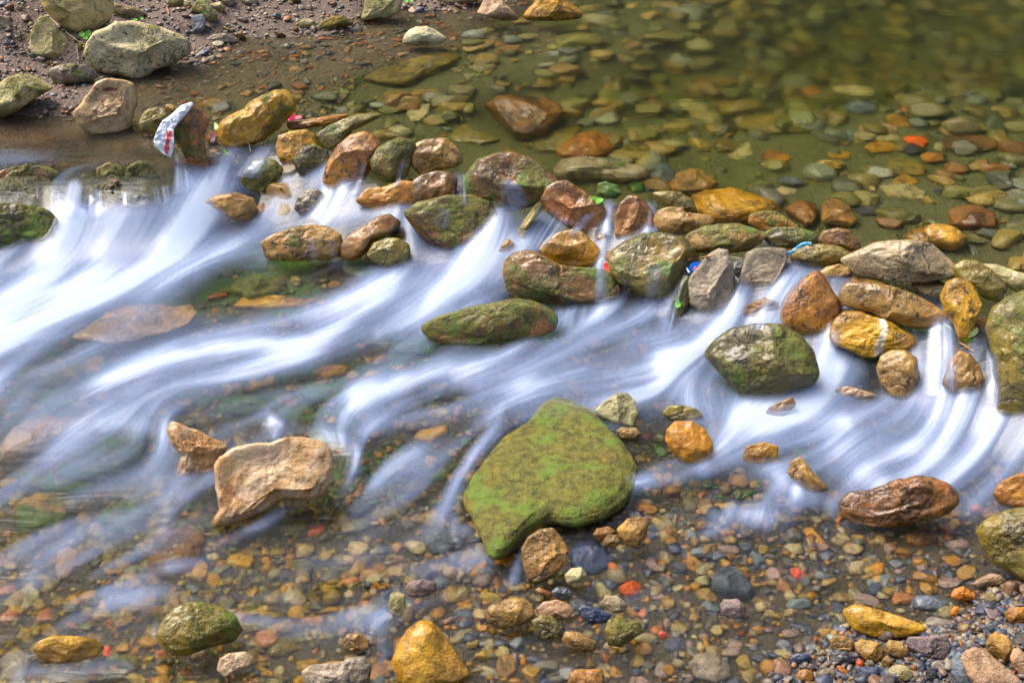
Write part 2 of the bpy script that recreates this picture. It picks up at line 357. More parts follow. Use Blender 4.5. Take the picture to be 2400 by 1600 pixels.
# bank, upper left
S("A","240,-120 290,50 370,140 450,200 530,235 610,228 690,190 750,140 780,80 775,0 740,-110 500,-190 320,-170",'o','bol',.28,.05,"largest rounded tan boulder at the top of the dry bank","boulder",h=.9,facets=3)
S("A","280,108 235,150 205,230 195,330 215,375 280,405 380,415 440,400 515,385 520,350 480,280 420,220 370,150 320,115",'o','bol',.33,.05,"pointed olive boulder on the bank just below the largest round one","boulder",h=.8,facets=4,planes=[(-.5,.3,.8,.55),(.6,.2,.75,.55)])
S("A","770,20 830,30 900,45 960,65 1000,95 960,125 850,130 770,120 730,70",'o','pale',.1,.05,"low grey wedge of rock behind the big angular pale boulder",h=.7,facets=6,smooth=0)
S("A","563,370 580,290 640,215 730,180 790,140 900,130 1000,150 1120,190 1230,235 1280,270 1312,340 1290,380 1180,440 1060,480 985,540 930,555 820,525 740,520 680,500 610,450",'o','crm',.36,.05,"big angular pale boulder with a mottled flat top at the water's edge","boulder",h=.95,facets=7,smooth=0,seed=41,rough=.06,boxy=3,dots=.12,planes=[(-.05,.72,.7,.42),(-.45,-.5,.75,.5),(.6,-.5,.6,.48)])
S("A","325,500 330,470 400,440 500,432 590,440 640,470 680,525 600,560 500,575 370,585 345,540",'o','gry',.38,.35,"low grey and olive stone between the bank and the big angular boulder",h=.8,facets=5)
S("A","-90,700 -60,600 0,560 60,520 130,503 200,500 260,520 320,560 370,600 300,640 200,700 120,760 60,790 0,803 -80,800",'o','bol',.34,.3,"olive brown boulder cut by the left edge, sloping into the water","boulder",facets=4)
S("A","625,600 650,560 720,532 800,540 860,550 910,575 940,640 935,710 905,800 880,870 800,910 700,920 600,895 535,850 505,800 498,765 560,700",'o','buff',0,.1,"flat topped tan block with a curled dead leaf lying on it","boulder",h=.9,facets=6,smooth=1,seed=77,rough=.05,boxy=3.2,planes=[(-.1,.4,.9,.42),(.1,-.85,.5,.6),(.8,-.2,.5,.6)])
S("A","945,840 960,790 1000,745 1060,730 1120,740 1170,790 1160,850 1100,890 1020,910 960,890",'o','ol',.45,.6,"round olive stone in the shallows left of the plastic bag",h=.7)
S("A","1122,730 1135,712 1180,710 1215,740 1200,770 1150,762",'o','tan',0,.3,"small tan stone behind the round olive one left of the bag")
S("A","1290,70 1340,5 1400,-5 1450,50 1485,110 1470,145 1420,150 1370,95",'o','bol',.5,.1,"mossy egg shaped stone on the gravel near the top edge")
S("A","1300,110 1380,95 1400,130 1392,200 1370,245 1330,262 1305,230 1310,170",'o','blu',.12,.1,"upright blue grey stone leaning under the mossy egg shaped one",facets=6,smooth=0)
S("A","1385,270 1450,235 1540,225 1600,260 1640,290 1560,300 1450,298",'o','gry',0,.4,"flat grey slab at the edge of the still shallows",h=.6,facets=5)
S("A","1130,30 1150,-20 1230,-25 1255,10 1230,45 1170,48",'o','bol',.35,.1,"olive cobble cut by the top edge, left of the mossy egg shaped stone")
S("A","1250,25 1275,5 1300,15 1300,45 1275,58 1252,48",'o','bol',.3,.1,"small olive stone touching the mossy egg shaped one")
S("A","1430,30 1500,10 1535,60 1510,85 1460,70",'o','bol',.35,.1,"olive stone just right of the mossy egg shaped one")
S("A","1490,-20 1600,-20 1595,30 1560,48 1510,30",'o','pale',.2,.1,"pale stone cut by the top edge above the blue grey upright one")
S("A","1640,0 1700,-25 1760,-10 1762,25 1720,42 1660,35",'o','gry',0,.1,"light grey round stone on the bank, right of the mossy group")
S("A","1935,-40 2030,-40 2050,10 2000,28 1960,15",'o','ol',.1,.1,"grey green stone cut by the top edge over the pebbly bank")
S("A","1860,110 1875,88 1910,92 1915,125 1890,140",'o','blu',0,.1,"small blue grey pebble standing on bare earth of the bank","pebble")
S("A","1505,185 1530,178 1590,210 1580,224 1530,208",'o','bol',0,.1,"narrow pale green pebble by the shallows","pebble")
S("A","1610,225 1640,212 1678,262 1660,280 1625,268",'o','brn',0,.2,"upright reddish brown pebble at the shallows' edge","pebble")
S("A","1860,215 1880,205 1950,240 1940,258 1880,248",'o','brn',0,.4,"wet brown pebble half in the shallows","pebble")
S("A","1965,200 1990,180 2030,185 2040,215 1995,232",'o','brn',0,.3,"blocky brown pebble at the waterline beside the olive pair","pebble",facets=6)
S("A","20,300 25,275 45,268 65,290 60,318 35,325",'o','blu',0,.1,"blue grey pebble alone on the left bank","pebble")
S("A","105,250 110,220 140,212 160,235 150,260 120,265",'o','gry',0,.1,"grey brown pebble left of the pointed boulder","pebble")
S("A","25,45 60,22 95,30 100,65 60,80 30,72",'o','red',0,.1,"reddish brown cobble at the top left corner","cobble")
S("A","105,55 120,32 155,38 158,65 125,75",'o','pale',0,.1,"pale pebble beside the reddish cobble in the corner","pebble")
S("A","-40,110 0,105 60,120 85,170 50,230 0,260 -40,250",'o','gry',.05,.05,"half buried grey boulder at the left edge of the bank","boulder",h=.5)
S("A","490,270 510,252 545,262 548,290 515,308",'o','mos',.6,.1,"small mossy stone under the green leaves")
S("A","525,340 535,295 560,292 570,330 560,375 540,372",'o','ol',.3,.1,"narrow olive stone wedged left of the big angular boulder")
S("A","310,430 335,412 370,420 372,440 340,450",'o','ol',.4,.1,"little olive stone above the low grey and olive one")
S("J","0,150 60,120 115,145 110,190 40,197 0,182",'o','bol',.3,.1,"rounded olive cobble left of the pool's edge","cobble")
S("J","103,205 150,150 230,112 310,107 370,150 382,172 280,195 180,218",'o','ol',.25,.2,"low olive stone with its right side in the pool",h=.7)
S("J","425,130 450,60 460,-60 700,-60 715,20 705,90 620,120 540,130 450,145",'o','bol',.35,.15,"blocky pale green boulder standing in the pool, cut by the top edge","boulder",facets=6,smooth=0,boxy=3,planes=[(0,.4,.9,.5),(.7,-.2,.7,.55)])
S("J","940,-30 1260,-35 1250,10 1130,35 1080,35 980,22",'o','pale',.25,.2,"pale green rock cut by the top edge right of the blocky one",facets=5)
S("J","1223,92 1255,40 1280,-25 1370,-25 1440,40 1490,90 1527,132 1490,150 1400,146 1300,118",'o','pink',0,.15,"smooth pinkish cone shaped stone at the top of the pool",facets=3)
S("J","1540,115 1570,70 1620,20 1650,-45 1830,-45 1880,10 1930,60 1970,98 1940,132 1800,147 1640,147 1555,138",'o','yel',.1,.35,"orange tan dome right of the pinkish cone, cut by the top edge","boulder",facets=4,dots=.2)
S("J","710,302 725,245 760,205 810,180 880,180 930,200 985,235 1028,270 1000,297 930,320 830,320 740,314",'o','crm',.25,.3,"lone pale domed stone rising from the calm pool",facets=4)
# in the calm pool
S("J","430,550 600,470 800,400 950,368 1080,368 1132,395 1050,460 900,520 730,587 560,575",'s','ol',.15,.3,"long pointed slab under the pool below the lone domed stone","slab",h=1.6,lift=.01,smooth=0,facets=5)
S("J","330,480 400,420 530,430 540,470 440,510 370,505",'s','ol',.1,.3,"olive slab under the shallows left of the long pointed one","slab",smooth=0)
S("J","1283,730 1370,683 1560,670 1700,678 1812,720 1832,780 1760,850 1700,910 1560,950 1480,930 1420,860 1350,790",'s','brn',.22,.5,"large brown wedge shaped rock just under the middle of the pool","boulder",h=2.6,lift=.05,smooth=0,facets=6,planes=[(-.1,-.3,.9,.5),(.5,.4,.7,.6)])
S("J","1525,985 1560,950 1700,920 1820,890 1950,880 1960,930 1900,1010 1800,1050 1620,1040",'s','ol',.1,.4,"olive stone behind the orange one under the pool",h=1.2)
S("J","1765,1055 1830,980 1940,918 2060,910 2150,950 2182,1020 2100,1078 1950,1097 1830,1087",'s','org',.1,.4,"orange brown stone under the pool right of the big mossy dome",h=1.5,lift=.01)
S("J","750,722 830,700 910,720 895,780 840,832 770,832 742,780",'s','bol',.2,.3,"pale greenish square stone under the pool",smooth=1,lift=.015)
S("J","772,690 790,622 960,618 990,650 940,700 840,704",'s','tan',.1,.3,"tan blocky stone above the pale greenish square one",smooth=1)
S("J","1020,960 1035,910 1110,865 1200,890 1300,930 1392,966 1300,1000 1130,992",'s','ol',.2,.4,"triangular dark stone under the water behind the pale topped stones",smooth=0,h=1.5)
S("J","780,955 900,885 1000,890 1020,940 900,985",'s','org',.05,.4,"orange sliver of stone left of the triangular one under water",h=1)
S("J","1610,540 1640,500 1800,492 1960,510 1950,570 1850,592 1700,585",'s','ol',.25,.3,"broad olive stone at the back of the pool",h=.9)
S("J","2010,715 2070,685 2180,680 2245,705 2200,750 2080,756",'s','bol',.25,.3,"pale olive disc on the bed of the pool",h=.7)
S("J","1450,590 1500,572 1600,585 1640,610 1570,635 1470,628",'s','blu',.1,.3,"bluish flat stone near the green glint in the pool",h=.7)
S("J","1365,612 1400,594 1440,605 1430,632 1385,640",'s','mos',.9,.3,"small bright green stone on the pool bed")
S("J","1350,668 1390,645 1440,660 1430,680 1370,688",'s','org',0,.3,"small orange stone peeping out behind the brown wedge")
S("J","2010,780 2050,762 2100,770 2090,798 2030,800",'s','yel',0,.3,"small yellow brown stone right of the brown wedge in the pool")
S("C","560,130 620,85 740,65 880,75 1000,85 1130,110 1230,140 1237,165 1160,200 1040,205 900,190 780,185 640,200 572,180",'s','pale',.3,.4,"long pale grey slab lying in the pool above the red rock","slab",h=2.2,lift=.03,facets=5)
S("C","1350,240 1400,180 1500,142 1570,150 1640,195 1702,237 1640,277 1500,298 1390,282",'s','tan',.12,.4,"smooth tan stone under water right of the long pale slab",h=2,lift=.02)
S("C","1190,280 1220,180 1290,100 1360,110 1410,160 1350,240 1280,295",'s','blu',.15,.4,"triangular blue grey stone between the long slab and the tan one",h=1.5,smooth=1)
S("C","870,300 880,235 930,222 1000,245 1035,300 1000,335 920,335",'o','mos',.95,.4,"dark green weedy lump behind the red rock with the leaf",h=.8)
S("C","1080,260 1100,210 1160,198 1205,225 1190,285 1120,292",'s','mos',1,.4,"bright green mossy stone under water beside the tan one",h=2)
S("C","1500,330 1600,280 1750,273 1900,308 2050,358 2122,420 2000,472 1800,500 1650,492 1540,425",'s','yel',.2,.45,"wide flat orange brown boulder awash behind the dam","boulder",h=1.9,lift=.035)
S("R","690,410 760,365 830,350 910,375 922,450 890,512 840,522 760,455",'s','red',.15,.4,"red stone with a green spot of moss under the shallows",h=2,lift=.02,smooth=1)
S("R","933,400 980,350 1060,348 1130,390 1192,482 1150,512 1050,502 943,492",'s','tan',0,.4,"tan domed stone under water right of the red mossy spotted one",h=2.4,lift=.025)
S("R","1800,430 1850,395 2030,388 2060,415 2132,460 2127,532 2000,542 1828,522",'s','red',.05,.35,"large reddish brick shaped stone under the shallows at right","block",h=1.8,lift=.012,smooth=0,boxy=3)
S("R","1330,250 1420,238 1560,240 1657,290 1632,342 1560,350 1400,322",'s','bol',.1,.3,"pale yellow angular flagstone on the bed","slab",smooth=0,h=1)
S("R","1420,225 1460,185 1520,178 1580,200 1612,235 1520,248",'s','yel',.05,.3,"yellowish domed stone just above the pale angular flagstone")
S("R","1378,150 1400,80 1480,55 1560,70 1660,120 1640,180 1500,185 1420,180",'s','ol',.15,.3,"olive angular stone two above the pale flagstone",smooth=1,h=1)
S("R","895,95 950,68 1040,72 1105,100 1060,130 960,140",'s','yel',.15,.3,"flat yellow olive stone left of the olive angular one",h=.8)
S("R","1165,410 1200,388 1310,388 1385,415 1330,448 1220,450",'s','drk',0,.3,"dark oval stone between the tan dome and the brick shaped block",h=1)
S("R","1350,470 1380,445 1440,445 1460,480 1430,508 1380,500",'s','org',0,.3,"small orange stone below the dark oval one")
S("R","1700,280 1740,262 1790,290 1770,312 1720,305",'s','drk',0,.3,"small dark stone right of the pale flagstone")
S("R","2135,320 2220,300 2330,330 2420,365 2400,390 2260,372",'s','tan',0,.3,"long thin tan stone at the right edge of the shallows",h=1)
S("I","1685,770 1710,750 1800,755 1828,780 1800,808 1710,790",'s','brick',0,.3,"bright orange red brick fragment on the pool bed","brick",facets=6,h=1.5)
S("I","1675,600 1700,583 1760,585 1792,602 1750,620 1690,618",'s','brick',0,.3,"fainter orange brick piece farther back in the pool","brick",h=1.5)
S("I","1430,705 1470,680 1560,672 1640,690 1658,712 1600,738 1480,735",'s','pink',0,.3,"pinkish oval cobble left of the bright brick fragment","cobble",h=1)
S("I","1335,745 1370,718 1450,718 1488,745 1450,780 1370,782",'s','blu',0,.3,"blue grey cobble left of the stacked oval ones","cobble",h=1)
S("I","1470,810 1510,782 1600,780 1658,808 1620,836 1510,838",'s','yel',0,.3,"tan oval cobble lying below the pinkish one","cobble",h=1)
S("I","1500,748 1560,735 1660,745 1690,770 1600,780 1520,772",'s','bol',0,.3,"flat pale cobble between the pinkish and tan oval ones","cobble",h=1)
S("I","1680,815 1720,795 1790,805 1785,840 1710,848",'s','drk',0,.3,"dark cobble right under the bright brick fragment","cobble",h=1)
S("I","1780,855 1820,838 1900,850 1915,880 1850,898 1795,885",'s','org',0,.3,"brown cobble below the dark one in the pool","cobble",h=1)
S("I","1885,765 1960,745 2100,745 2200,770 2218,810 2150,835 2000,840 1910,812",'s','brn',.1,.3,"large dark stone ringed with orange on the pool bed",h=.8)
S("I","1125,640 1180,625 1250,632 1258,665 1210,678",'s','yel',0,.3,"yellow pebble shining in the dark part of the pool","pebble")
S("I","1585,640 1650,630 1740,660 1750,695 1670,700 1600,672",'s','yel',.1,.3,"yellow brown cobble behind the pinkish oval","cobble",h=1)
S("I","890,850 940,830 1030,840 1072,870 1030,902 930,885",'s','org',.05,.3,"orange brown cobble in the middle of the pool bed","cobble",h=1)
S("I","715,855 760,835 820,790 870,780 890,810 850,860 770,878",'s','bol',.1,.3,"pale heart shaped cobble left of the orange brown one","cobble",h=1)
S("I","120,830 170,780 260,778 320,810 290,860 180,866",'s','ol',.1,.3,"round olive cobble behind the long pale slab","cobble",h=1.2)
S("I","-40,840 -10,770 40,732 90,745 100,800 50,862 0,872",'s','org',.05,.3,"orange stone behind the long pale slab's left end",h=1)
S("I","1265,845 1330,828 1395,840 1390,872 1290,872",'s','yel',0,.3,"rectangular yellow brown cobble in the pool","cobble",facets=6)
S("I","1195,900 1240,880 1330,882 1368,905 1310,930 1220,928",'s','bol',.1,.3,"flat olive yellow cobble below the rectangular one","cobble",h=.8)
S("I","985,1000 1030,970 1110,980 1140,1005 1080,1020",'s','blu',0,.3,"grey blue cobble in the shallows behind the dam","cobble",h=.8)
S("I","970,1050 1020,1028 1100,1040 1090,1072 1020,1078",'s','pale',0,.3,"whitish triangular cobble behind the dam","cobble",h=1)
S("I","130,520 200,483 260,500 290,530 240,545 150,545",'s','mos',.4,.3,"yellow green stone at the middle back of the pool",h=1)
S("I","770,700 800,640 1000,630 1250,660 1330,700 1200,730 950,740",'s','ol',.25,.3,"broad dim olive slab deep in the pool","slab",h=.7)
S("I","1360,580 1430,552 1520,565 1550,600 1450,622 1380,605",'s','blu',.05,.3,"pale blue grey cobble above the pinkish oval","cobble",h=1)
S("I","1125,500 1170,475 1230,485 1240,520 1160,525",'s','org',.05,.3,"orange brown cobble in the deep dark part of the pool","cobble",h=1)
S("I","1290,480 1400,465 1530,490 1520,520 1400,522 1310,505",'s','bol',.1,.3,"long pale olive cobble deep in the pool","cobble",h=1)
S("I","1430,180 1540,162 1660,168 1650,190 1500,198",'s','bol',.1,.3,"long pale stone at the shaded back of the pool",h=.7)
S("I","1140,30 1200,0 1380,0 1400,50 1300,78 1180,60",'s','org',.1,.3,"brown stone under the pool's back edge",h=.7)
# the dam, from left to right
S("A","1180,880 1230,780 1310,712 1380,760 1432,810 1400,900 1385,960 1420,1100 1430,1180 1350,1217 1290,1130 1230,1010 1190,960",'o','org',.42,.5,"upright rusty rock standing in the flow beside the plastic bag","boulder",h=.7,facets=6,smooth=1,dots=.3,planes=[(.5,.3,.8,.45),(-.7,-.1,.6,.5)])
S("A","1500,840 1560,790 1660,745 1700,695 1780,650 1870,613 1940,613 1975,650 2007,700 2010,745 1960,800 1890,880 1800,950 1700,990 1590,1016 1520,980 1490,920",'o','yel',.5,.4,"long mossy golden boulder lying slantwise at the head of the falls","boulder",h=.9,facets=4,rough=.055)
S("B","-80,400 -40,385 60,378 200,355 330,338 347,352 270,395 150,425 0,447 -60,445",'o','org',.05,.3,"thin orange flake of rock leaning right of the mossy golden boulder","slab",h=.5)
S("B","115,480 250,400 400,342 560,338 582,352 480,410 380,440 330,500 250,550 205,602 150,540",'o','ol',.4,.5,"long dark mossy stone sloping down behind the tall orange one",h=.6)
S("A","1880,1000 1900,930 1980,898 2080,890 2130,925 2150,990 2100,1050 2000,1110 1960,1142 1900,1070",'o','yel',.15,.5,"arched tan stone with dark weed stripes under the orange flake",h=.7)
S("A","2000,1095 2060,1000 2140,985 2222,1030 2242,1090 2212,1162 2120,1187 2040,1180",'o','mos',.45,.65,"dark round mossy stone left of the tall orange one",h=.8)
S("A","1640,1250 1660,1180 1720,1100 1800,1080 1870,1100 1922,1160 1912,1230 1860,1312 1760,1332 1680,1302",'o','brn',.7,.6,"bright green weedy stone set in the falls under the golden boulder",h=.8)
S("B","175,770 210,660 270,560 350,490 430,465 500,490 547,550 530,620 490,700 450,790 330,850 230,855 185,822",'o','org',.02,.5,"tall smooth orange stone with dark specks in the dam",h=.8,facets=2,dots=.55,rough=.02,seed=8)
S("B","492,655 540,580 610,535 690,510 760,530 790,560 760,640 750,720 710,790 640,806 560,780 505,722",'o','ol',.45,.8,"glossy dark mossy stone left of the speckled pale topped one",h=.85,facets=3,rough=.04)
S("B","757,625 790,560 850,523 930,513 1000,512 1060,560 1100,620 1107,662 1060,700 960,717 890,747 850,757 790,710",'o','tan',.18,.4,"grey brown stone with scratched pale top, perched highest in the dam",h=.85,facets=5,dots=.3)
S("B","400,930 470,850 580,840 690,798 780,808 780,960 660,1002 520,992 440,962",'o','org',.05,.8,"low orange brown slab washed by water under the dark mossy stone","slab",h=.6)
S("B","768,885 780,800 850,753 950,733 1030,743 1072,780 1067,850 1050,912 980,947 870,957 790,952",'o','brn',.1,.95,"glistening brown stone directly beneath the perched pale one",h=.8,facets=3)
S("B","1127,790 1160,730 1230,658 1340,618 1450,613 1560,648 1680,730 1752,802 1700,872 1620,922 1560,962 1450,1002 1320,1030 1250,975 1170,942 1133,872",'o','brn',.55,.8,"big mossy brown dome with a thin fall down its front","boulder",h=.85,facets=4,seed=52,planes=[(-.5,-.5,.7,.58),(.2,.6,.75,.6),(.1,-.6,.75,.6)])
S("B","1480,1245 1495,1130 1560,1030 1620,950 1662,970 1600,1060 1550,1150 1515,1245",'o','ol',.35,.6,"narrow mossy slab along the left side of the striped cascade","slab",h=.6)
S("B","1660,925 1700,850 1760,805 1830,797 1900,850 1980,900 2050,940 2077,1010 2062,1080 2000,1162 1940,1152 1850,1110 1770,1060 1700,1000",'o','red',.12,.85,"angular red brown rock carrying a bright green leaf","boulder",h=.85,facets=7,smooth=0,seed=23,planes=[(.05,.65,.75,.45),(.25,-.5,.8,.5),(-.6,-.2,.7,.55)])
S("C","998,580 1000,450 1030,370 1080,325 1140,320 1200,365 1247,440 1252,520 1200,590 1120,622 1050,612",'o','red',.04,.85,"upright red brown stone in the gap right of the leaf rock",h=.8,facets=5,seed=14,planes=[(-.5,.2,.8,.45),(.5,-.2,.8,.42)])
S("C","1250,300 1330,283 1430,290 1510,340 1547,420 1540,442 1450,440 1330,392 1285,340",'o','ol',.2,.6,"olive stone awash behind the twin lobed tan one",h=.7)
S("C","1263,480 1290,420 1370,395 1450,400 1480,435 1560,440 1640,453 1657,500 1600,542 1500,572 1420,592 1330,562 1280,530",'o','tan',.05,.7,"twin lobed light tan stone on the crest of the dam",h=.7,facets=3)
S("B","1643,1272 1680,1210 1770,1150 1860,1128 1930,1150 1990,1210 2040,1260 2052,1320 2000,1372 1900,1382 1780,1362 1690,1332",'o','yel',.1,.85,"smooth amber pear shaped stone resting on the wide wet slab",h=.75,facets=2,rough=.025,seed=31,dots=0,planes=[(0,.75,.6,.62),(0,-.5,.85,.62)])
S("C","243,830 265,755 330,710 430,698 520,740 640,800 800,808 900,820 980,880 1012,950 980,1022 880,1047 700,1052 560,1052 430,1032 330,1012 275,950",'o','brn',.5,.9,"wide wet brown slab fringed with bright green moss","boulder",h=.8,facets=4,seed=63)
S("C","963,780 980,700 1060,640 1180,588 1320,578 1440,610 1522,682 1480,770 1450,860 1400,950 1350,1032 1240,1022 1100,930 1030,902 975,850",'o','ol',.42,.75,"broad wet olive boulder with water sheeting over its face","boulder",h=.85,facets=4,dots=.3,seed=71)
S("C","1493,905 1540,820 1620,740 1690,695 1750,703 1790,770 1802,870 1802,980 1770,1072 1700,1127 1640,1147 1570,1112 1510,1042",'o','gry',0,.4,"dry grey brown angular rock beside the blue wrapper","boulder",h=.9,facets=6,smooth=0,seed=90,rough=.06,planes=[(-.5,.35,.8,.42),(.55,-.3,.75,.45),(-.2,-.8,.5,.6)])
S("C","1385,1112 1400,1010 1440,900 1480,860 1515,900 1510,1000 1480,1080 1430,1137",'o','mos',.6,.8,"knobbly dark green stone left of the dry grey brown rock",h=.8,rough=.09)
S("C","1845,905 1870,780 1890,710 1950,680 2050,675 2142,685 2157,740 2110,850 2060,930 1990,972 1880,982 1848,950",'o','gry',0,.3,"dry flat faced grey tan block right of the angular rock","boulder",h=.8,facets=5,smooth=0,seed=96,rough=.03,boxy=3,planes=[(0,.25,.97,.4),(-.3,-.85,.4,.62)])
S("C","1805,820 1830,760 1870,745 1880,800 1860,870 1820,880",'o','drk',0,.6,"small dark stone in the gap between the two dry grey rocks")
S("R","15,640 60,570 150,528 260,508 380,512 480,545 560,590 500,640 430,690 300,702 180,702 75,692",'o','tan',.52,.6,"mossy backed tan boulder with water curling around it","boulder",h=.6,facets=3)
S("R","455,500 470,445 560,418 640,425 710,470 780,530 700,560 560,560",'o','org',.5,.5,"green and orange mossy stone behind the curling water",h=.6)
S("R","540,580 640,530 780,533 900,568 927,600 910,642 800,672 640,682",'o','mos',.5,.5,"flat moss covered stone at the crest left of the cyan ribbon",h=.6)
S("R","743,740 770,690 850,655 960,650 1060,668 1142,710 1120,752 1010,792 920,822 830,792 760,772",'o','ol',.18,.5,"dark pitted oval stone under the cyan ribbon",h=.7,dots=.5)
S("R","925,620 960,560 1060,538 1130,558 1190,630 1217,692 1170,717 1080,672 960,652",'o','brn',.15,.55,"brown striped stone behind the dark pitted oval",h=.7)
S("R","930,840 980,800 1060,783 1130,810 1140,850 1060,875 970,880",'o','tan',.05,.7,"small tan stone peeping out above the brown pear shaped one",h=.7)
S("R","1100,745 1200,700 1330,638 1450,628 1590,620 1690,648 1770,720 1842,790 1862,862 1760,882 1640,902 1400,892 1200,852",'o','pale',.08,.4,"large pale cracked boulder awash on the right of the dam","boulder",h=.7,facets=4,seed=113,dots=.1)
S("R","1140,790 1200,755 1290,755 1350,795 1280,825 1180,822",'o','org',0,.6,"orange patch of a stone in front of the pale cracked boulder",h=.6)
S("R","1498,605 1560,545 1680,525 1800,545 1900,580 1942,620 1900,662 1840,672 1760,652 1600,652",'s','yel',.2,.4,"yellow domed stone under water behind the pale cracked boulder",h=2.4,lift=.03)
S("R","1848,800 1920,758 2010,763 2100,820 2170,890 2197,950 2150,1032 2060,1012 1960,942 1870,872",'o','ol',.25,.6,"dark olive humped boulder right of the pale cracked one","boulder",h=.7)
S("R","2035,785 2150,788 2260,830 2420,870 2420,962 2280,972 2190,922",'o','bol',.1,.4,"pale yellow slab at the right edge behind the humped boulder","slab",h=.6,smooth=1)
S("R","2200,790 2260,755 2400,735 2420,800 2380,830 2280,825",'s','tan',.05,.4,"tan stone under water at the right edge above the pale slab",h=1.5)
S("R","1763,1005 1800,920 1860,883 1930,898 1990,960 2032,1060 2012,1130 1980,1192 1990,1262 1940,1312 1880,1292 1850,1190 1790,1100",'o','yel',.28,.45,"upright yellow olive stone with a pale stripe by the right fall",h=.8,facets=4,dots=.3)
S("R","678,1125 700,1040 750,970 830,880 910,833 960,870 1000,950 1062,1030 1062,1110 1010,1192 960,1242 850,1257 760,1232 700,1182",'o','org',0,.85,"polished brown pear shaped boulder between two falls","boulder",h=.85,facets=2,rough=.02,seed=128,dots=.15)
S("R","1085,985 1130,920 1260,913 1420,938 1560,988 1680,1048 1792,1130 1760,1192 1640,1217 1500,1202 1380,1152 1300,1112 1180,1082 1100,1062",'o','tan',.1,.75,"long wet tan boulder over the sunlit lumpy one","boulder",h=.7,facets=5,dots=.2)
S("R","1005,1275 1040,1170 1110,1106 1200,1108 1290,1138 1380,1158 1480,1230 1560,1270 1592,1332 1540,1372 1410,1372 1290,1422 1200,1392 1110,1352 1030,1322",'o','yel',0,.35,"lumpy golden sunlit rock with a white quartz band","boulder",h=.85,facets=4,vein=.9,seed=140,rough=.07,planes=[(-.2,.5,.8,.55)])
S("H","893,120 910,70 960,42 1020,38 1075,80 1087,150 1067,222 1030,282 960,262 910,192",'o','tan',.12,.35,"egg shaped tan stone below the golden quartz banded rock",h=.8,facets=3)
S("H","1195,190 1230,90 1270,43 1320,60 1362,110 1387,170 1372,222 1300,249 1230,237",'o','tan',0,.4,"light tan stone at the foot of the tall right fall",h=.8,facets=3,dots=.15)
S("H","1440,335 1455,200 1430,60 1395,-60 1420,-140 1500,-200 1640,-250 1720,0 1720,335 1568,347 1500,342",'o','ol',.42,.5,"huge green streaked boulder cut by the right edge","boulder",h=.7,facets=5)
S("H","108,65 150,0 230,-60 330,-80 450,-70 540,-30 600,40 620,150 600,192 520,227 440,262 350,287 290,272 220,192 155,122",'o','mos',.5,.6,"large dark brown and green boulder below the two dry grey rocks","boulder",h=.8,facets=5,seed=150)
# among the rushing water
S("B","740,1015 830,950 1000,905 1180,895 1290,940 1350,1040 1332,1130 1260,1202 1130,1262 1000,1272 920,1222 820,1140",'o','brn',.55,.6,"weedy brown green boulder veiled by water under the mossy dome","boulder",h=.6,facets=3)
S("B","298,1232 340,1170 440,1110 540,1045 610,1028 682,1080 672,1122 600,1162 540,1192 480,1262 420,1312 360,1332 303,1302",'o','brn',.33,.7,"oblong mossy brown stone slanting up out of the foam",h=.8,facets=5)
S("B","475,1300 520,1220 600,1188 680,1190 742,1230 752,1290 722,1352 650,1402 560,1372 498,1332",'o','ol',.25,.5,"mottled round olive stone touching the slanting oblong one",h=.7)
S("E","1797,492 1850,450 1980,400 2120,370 2220,388 2302,440 2322,520 2302,592 2160,602 2060,612 1940,607 1820,592",'o','tan',.33,.6,"speckled brown stone with threads of water down its front",h=.7,dots=.5,facets=4)
S("E","2010,260 2030,180 2090,135 2160,130 2215,180 2215,260 2150,300 2050,300",'o','gry',0,.6,"black speckled grey stone inside the white fall",h=.6,dots=.7)
S("E","1305,330 1340,240 1450,180 1600,150 1720,190 1742,270 1690,350 1560,390 1400,400",'o','tan',0,.5,"rounded mauve stone smothered by white foam at upper left","boulder",h=.5,lift=-.02)
S("C","-320,1205 -200,1140 0,1080 150,1050 300,1018 420,1038 540,1088 587,1150 562,1232 450,1272 300,1302 100,1332 -100,1332 -260,1292",'o','red',.68,.6,"red brown stone half covered in vivid green weed","boulder",h=.6,facets=3,seed=161)
S("C","870,590 890,570 930,580 940,620 900,645 870,625",'o','brn',.1,.6,"small brown stone in the gap below the leaf rock")
S("B","1360,1280 1380,1230 1430,1190 1470,1230 1450,1280 1400,1300",'o','yel',0,.6,"small yellow brown stone at the foot of the big mossy dome")
S("R","410,1130 440,1060 560,1010 640,1040 650,1110 560,1150",'o','brn',0,.6,"reddish stone under the white spill right of the dry grey block",h=.5)
S("E","480,1145 640,1050 800,940 1000,930 1180,940 1290,930 1300,912 1350,985 1282,1062 1150,1112 950,1162 740,1192 600,1165",'f','tan',.02,.5,"pale flat slab awash between the two left streams","slab",h=.3,facets=3,lift=-.006)
S("F","872,240 900,193 950,205 1010,233 1100,268 1202,322 1152,402 1132,492 1000,502 930,522 922,480 950,380 900,310",'o','rst',0,.5,"small orange rock tucked behind the big flat tan one",h=.7,lift=-.014,facets=6,rough=.08,smooth=1)
S("F","1128,430 1160,380 1220,338 1320,313 1430,298 1500,273 1600,278 1700,308 1742,350 1757,430 1742,512 1700,582 1600,612 1500,602 1420,652 1330,707 1230,742 1120,757 1105,722 1150,660 1133,560",'o','rst',0,.4,"big flat tan rock with rusty bands in the lower left stream","boulder",h=.75,lift=-.012,facets=6,smooth=0,seed=171,rough=.06,boxy=3,planes=[(-.1,.35,.93,.4),(.25,-.75,.6,.58)])
S("F","812,1312 850,1230 910,1170 990,1138 1080,1138 1170,1168 1242,1220 1275,1290 1232,1352 1100,1382 1000,1422 900,1422 838,1372",'o','ol',.45,.6,"mossy green dome among the pebbles at lower left","boulder",h=.75,facets=2)
